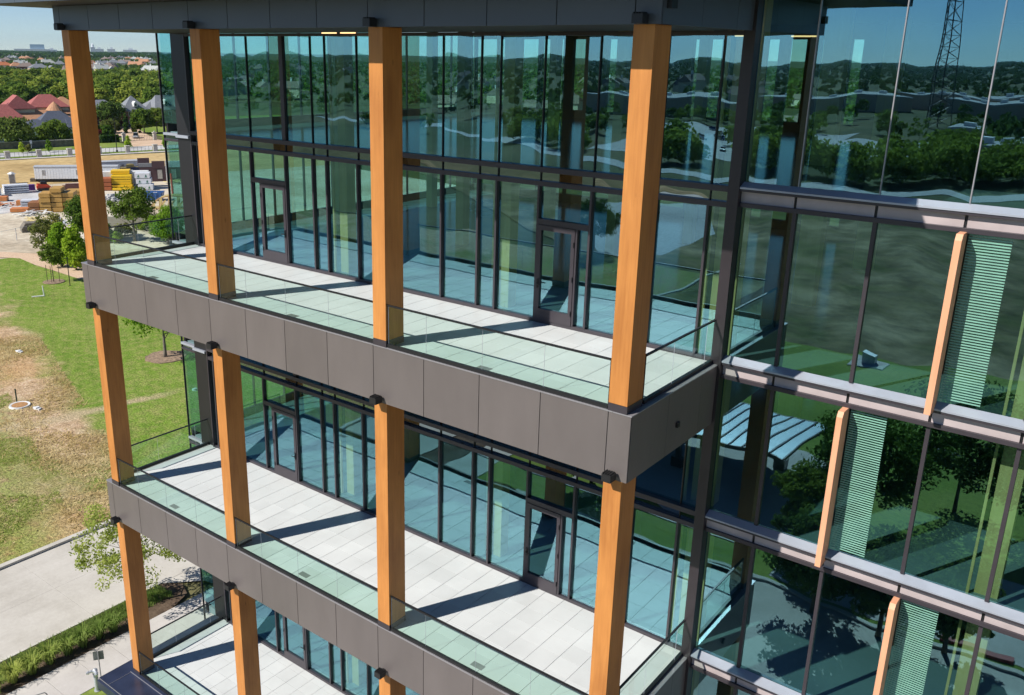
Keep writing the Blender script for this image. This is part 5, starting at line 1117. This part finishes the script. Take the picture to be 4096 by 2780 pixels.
# lattice tower
t = thing('lattice_tower', 'dark steel lattice antenna tower, mirrored in the upper glass', 'tower', (-54.6, -386.7, GZ), R(12))
def tw(z): return 5.4-(z/60)*2.9
b = MB(); zs = list(range(0, 61, 5)); cor = lambda z: [(tw(z), -tw(z)*.58, z), (-tw(z), -tw(z)*.58, z), (0, tw(z)*1.15, z)]
for z0, z1 in zip(zs[:-1], zs[1:]):
    c0, c1 = cor(z0), cor(z1)
    for k in range(3): b.bar(c0[k], c1[k], .3, .3); b.bar(c0[k], c1[(k+1) % 3], .13, .13); b.bar(c0[(k+1) % 3], c1[k], .13, .13); b.bar(c1[k], c1[(k+1) % 3], .15, .15)
b.build('lattice', M['frame'], t)
b = MB(); b.tube([(1, 0, 0), (.6, 0, 60)], .25, 6); b.build('cable_run', M['black'], t)
for k in range(3):
    for j in range(4):
        a = k*2.094+.5; x, y = 5.2*math.cos(a), 5.2*math.sin(a); px_, py_ = -math.sin(a)*(j-1.5)*1.3, math.cos(a)*(j-1.5)*1.3
        b = MB(); b.box(x+px_-.25, y+py_-.25, 53, x+px_+.25, y+py_+.25, 56.5); b.bar((x*.5, y*.5, 54.5), (x+px_, y+py_, 54.5), .15, .15); b.build('antenna', M['grey'], t)
mx_, my_ = CPOS.x, 2*D-CPOS.y
def maz(u): a = az_of(u, 1200); return -a
wood('front_tree_row', -10, -214, 0, 6.28, 0, 1, 1, 10, .6, 40) if False else None
def row_wood(name, pts, n, hh, seed, label, mat='leafforest'):
    rn = np.random.default_rng(seed); P2 = []
    for k in range(n):
        i = rn.integers(0, len(pts)); x, y, r_ = pts[i]; a = rn.uniform(0, 6.28); q = r_*math.sqrt(rn.random()); P2.append((x+q*math.cos(a), y+q*math.sin(a), rn.uniform(*hh)))
    VV, QQ = [], []; n0 = 0
    for x, y, h in P2:
        P, N = crown_pts(h*.42, h*.42, h*.5, 16, 16, h*.16, rn, 'round', .5); V, Q = cards(P, N, .7, rn); V = V+np.array([x, y, GZ]); VV.append(V); QQ.append(Q+n0); n0 += len(V)
    o = ob(name, np_mesh(name, np.concatenate(VV), np.concatenate(QQ), M[mat])); o['kind'] = 'stuff'; o['label'] = label
row_wood('roadside_trees', [(-80, -211, 5), (-60, -212, 4), (-53, -207, 4), (-36, -207, 6), (-23, -212, 8), (-9, -218, 10), (5, -218, 12), (25, -220, 14), (-30, -235, 18), (-5, -240, 22), (25, -250, 26), (-60, -240, 8), (-15, -262, 18), (60, -240, 26), (-125, -222, 6), (-145, -232, 8)], 260, (6, 11), 41, 'dark tree belt along the road across the field, mirrored in the glass')
row_wood('lot_trees', [(-110, -268, 3), (-75, -262, 3), (-92, -275, 3), (-140, -300, 5), (-155, -280, 8), (-66, -345, 10), (-100, -360, 14), (-30, -340, 20), (0, -310, 22), (-140, -370, 18), (-190, -300, 16), (-230, -240, 12), (-190, -225, 6), (-170, -330, 16)], 120, (5, 9), 42, 'trees between the car lots, mirrored in the glass')
wood('front_woodland', mx_, my_, maz(500), maz(4300), 400, 2600, 4600, 44, 2.0, 43, 'leafdark', 'wooded plain across the road, mirrored in the glass', [(-78, -560, 38), (-52, -520, 30), (-130, -500, 44), (-190, -420, 50), (20, -480, 40)], hh=(5, 9))
wood('front_horizon_woodland', mx_, my_, maz(500), maz(4300), 2600, 7000, 5200, 14, 8, 44, 'leafdark', 'tree line at the opposite horizon, mirrored in the glass', hh=(9, 14))
for i in range(26):
    a = maz(rnd.uniform(700, 3000)); r_ = rnd.uniform(480, 1300); x, y = mx_+r_*math.cos(a), my_+r_*math.sin(a); w_ = rnd.uniform(14, 22)
    if i == 0: hp = house('suburban house among trees across the road, mirrored in the glass', (x, y, GZ), rnd.uniform(0, 6), [(-9, 4, 0, 10, 5.5, 9.5, 'gable'), (2, 9, -2, 7, 4.5, 8.2, 'gable')], 'cream', 'brown_shingle', ((0, -3, 5, 11),), 'houses among the trees across the road', small=True)
    else: copy_thing(hp, (x, y, GZ+2.5), rnd.uniform(0, 6), scale=w_/18)

# ================================================================ AIR
hz = bpy.data.materials.new('haze_air'); hz.use_nodes = True; ht = hz.node_tree; ht.nodes.remove(ht.nodes['Principled BSDF'])
pv = ht.nodes.new('ShaderNodeVolumePrincipled'); pv.inputs['Color'].default_value = (.55, .80, 1, 1); pv.inputs['Density'].default_value = .000032; pv.inputs['Anisotropy'].default_value = .3
ht.links.new(pv.outputs[0], ht.nodes['Material Output'].inputs['Volume'])
b = MB(); b.box(-S-50, -S-50, GZ-1.2, S+50, S+50, 110); o = b.build('haze', hz); o['kind'] = 'stuff'; o['label'] = 'thin summer haze over the plain'

for i in range(22):
    a = az_of(rnd.uniform(900, 3300)); r_ = rnd.uniform(330, 900); x, y = CPOS.x+r_*math.cos(a), CPOS.y+r_*math.sin(a)
    o = copy_thing(hp, (x, y, GZ+1.5), rnd.uniform(0, 6), 'cream walled house among the trees seen through the glass building', rnd.uniform(.75, 1.1)); o['group'] = 'houses seen through the glass building'
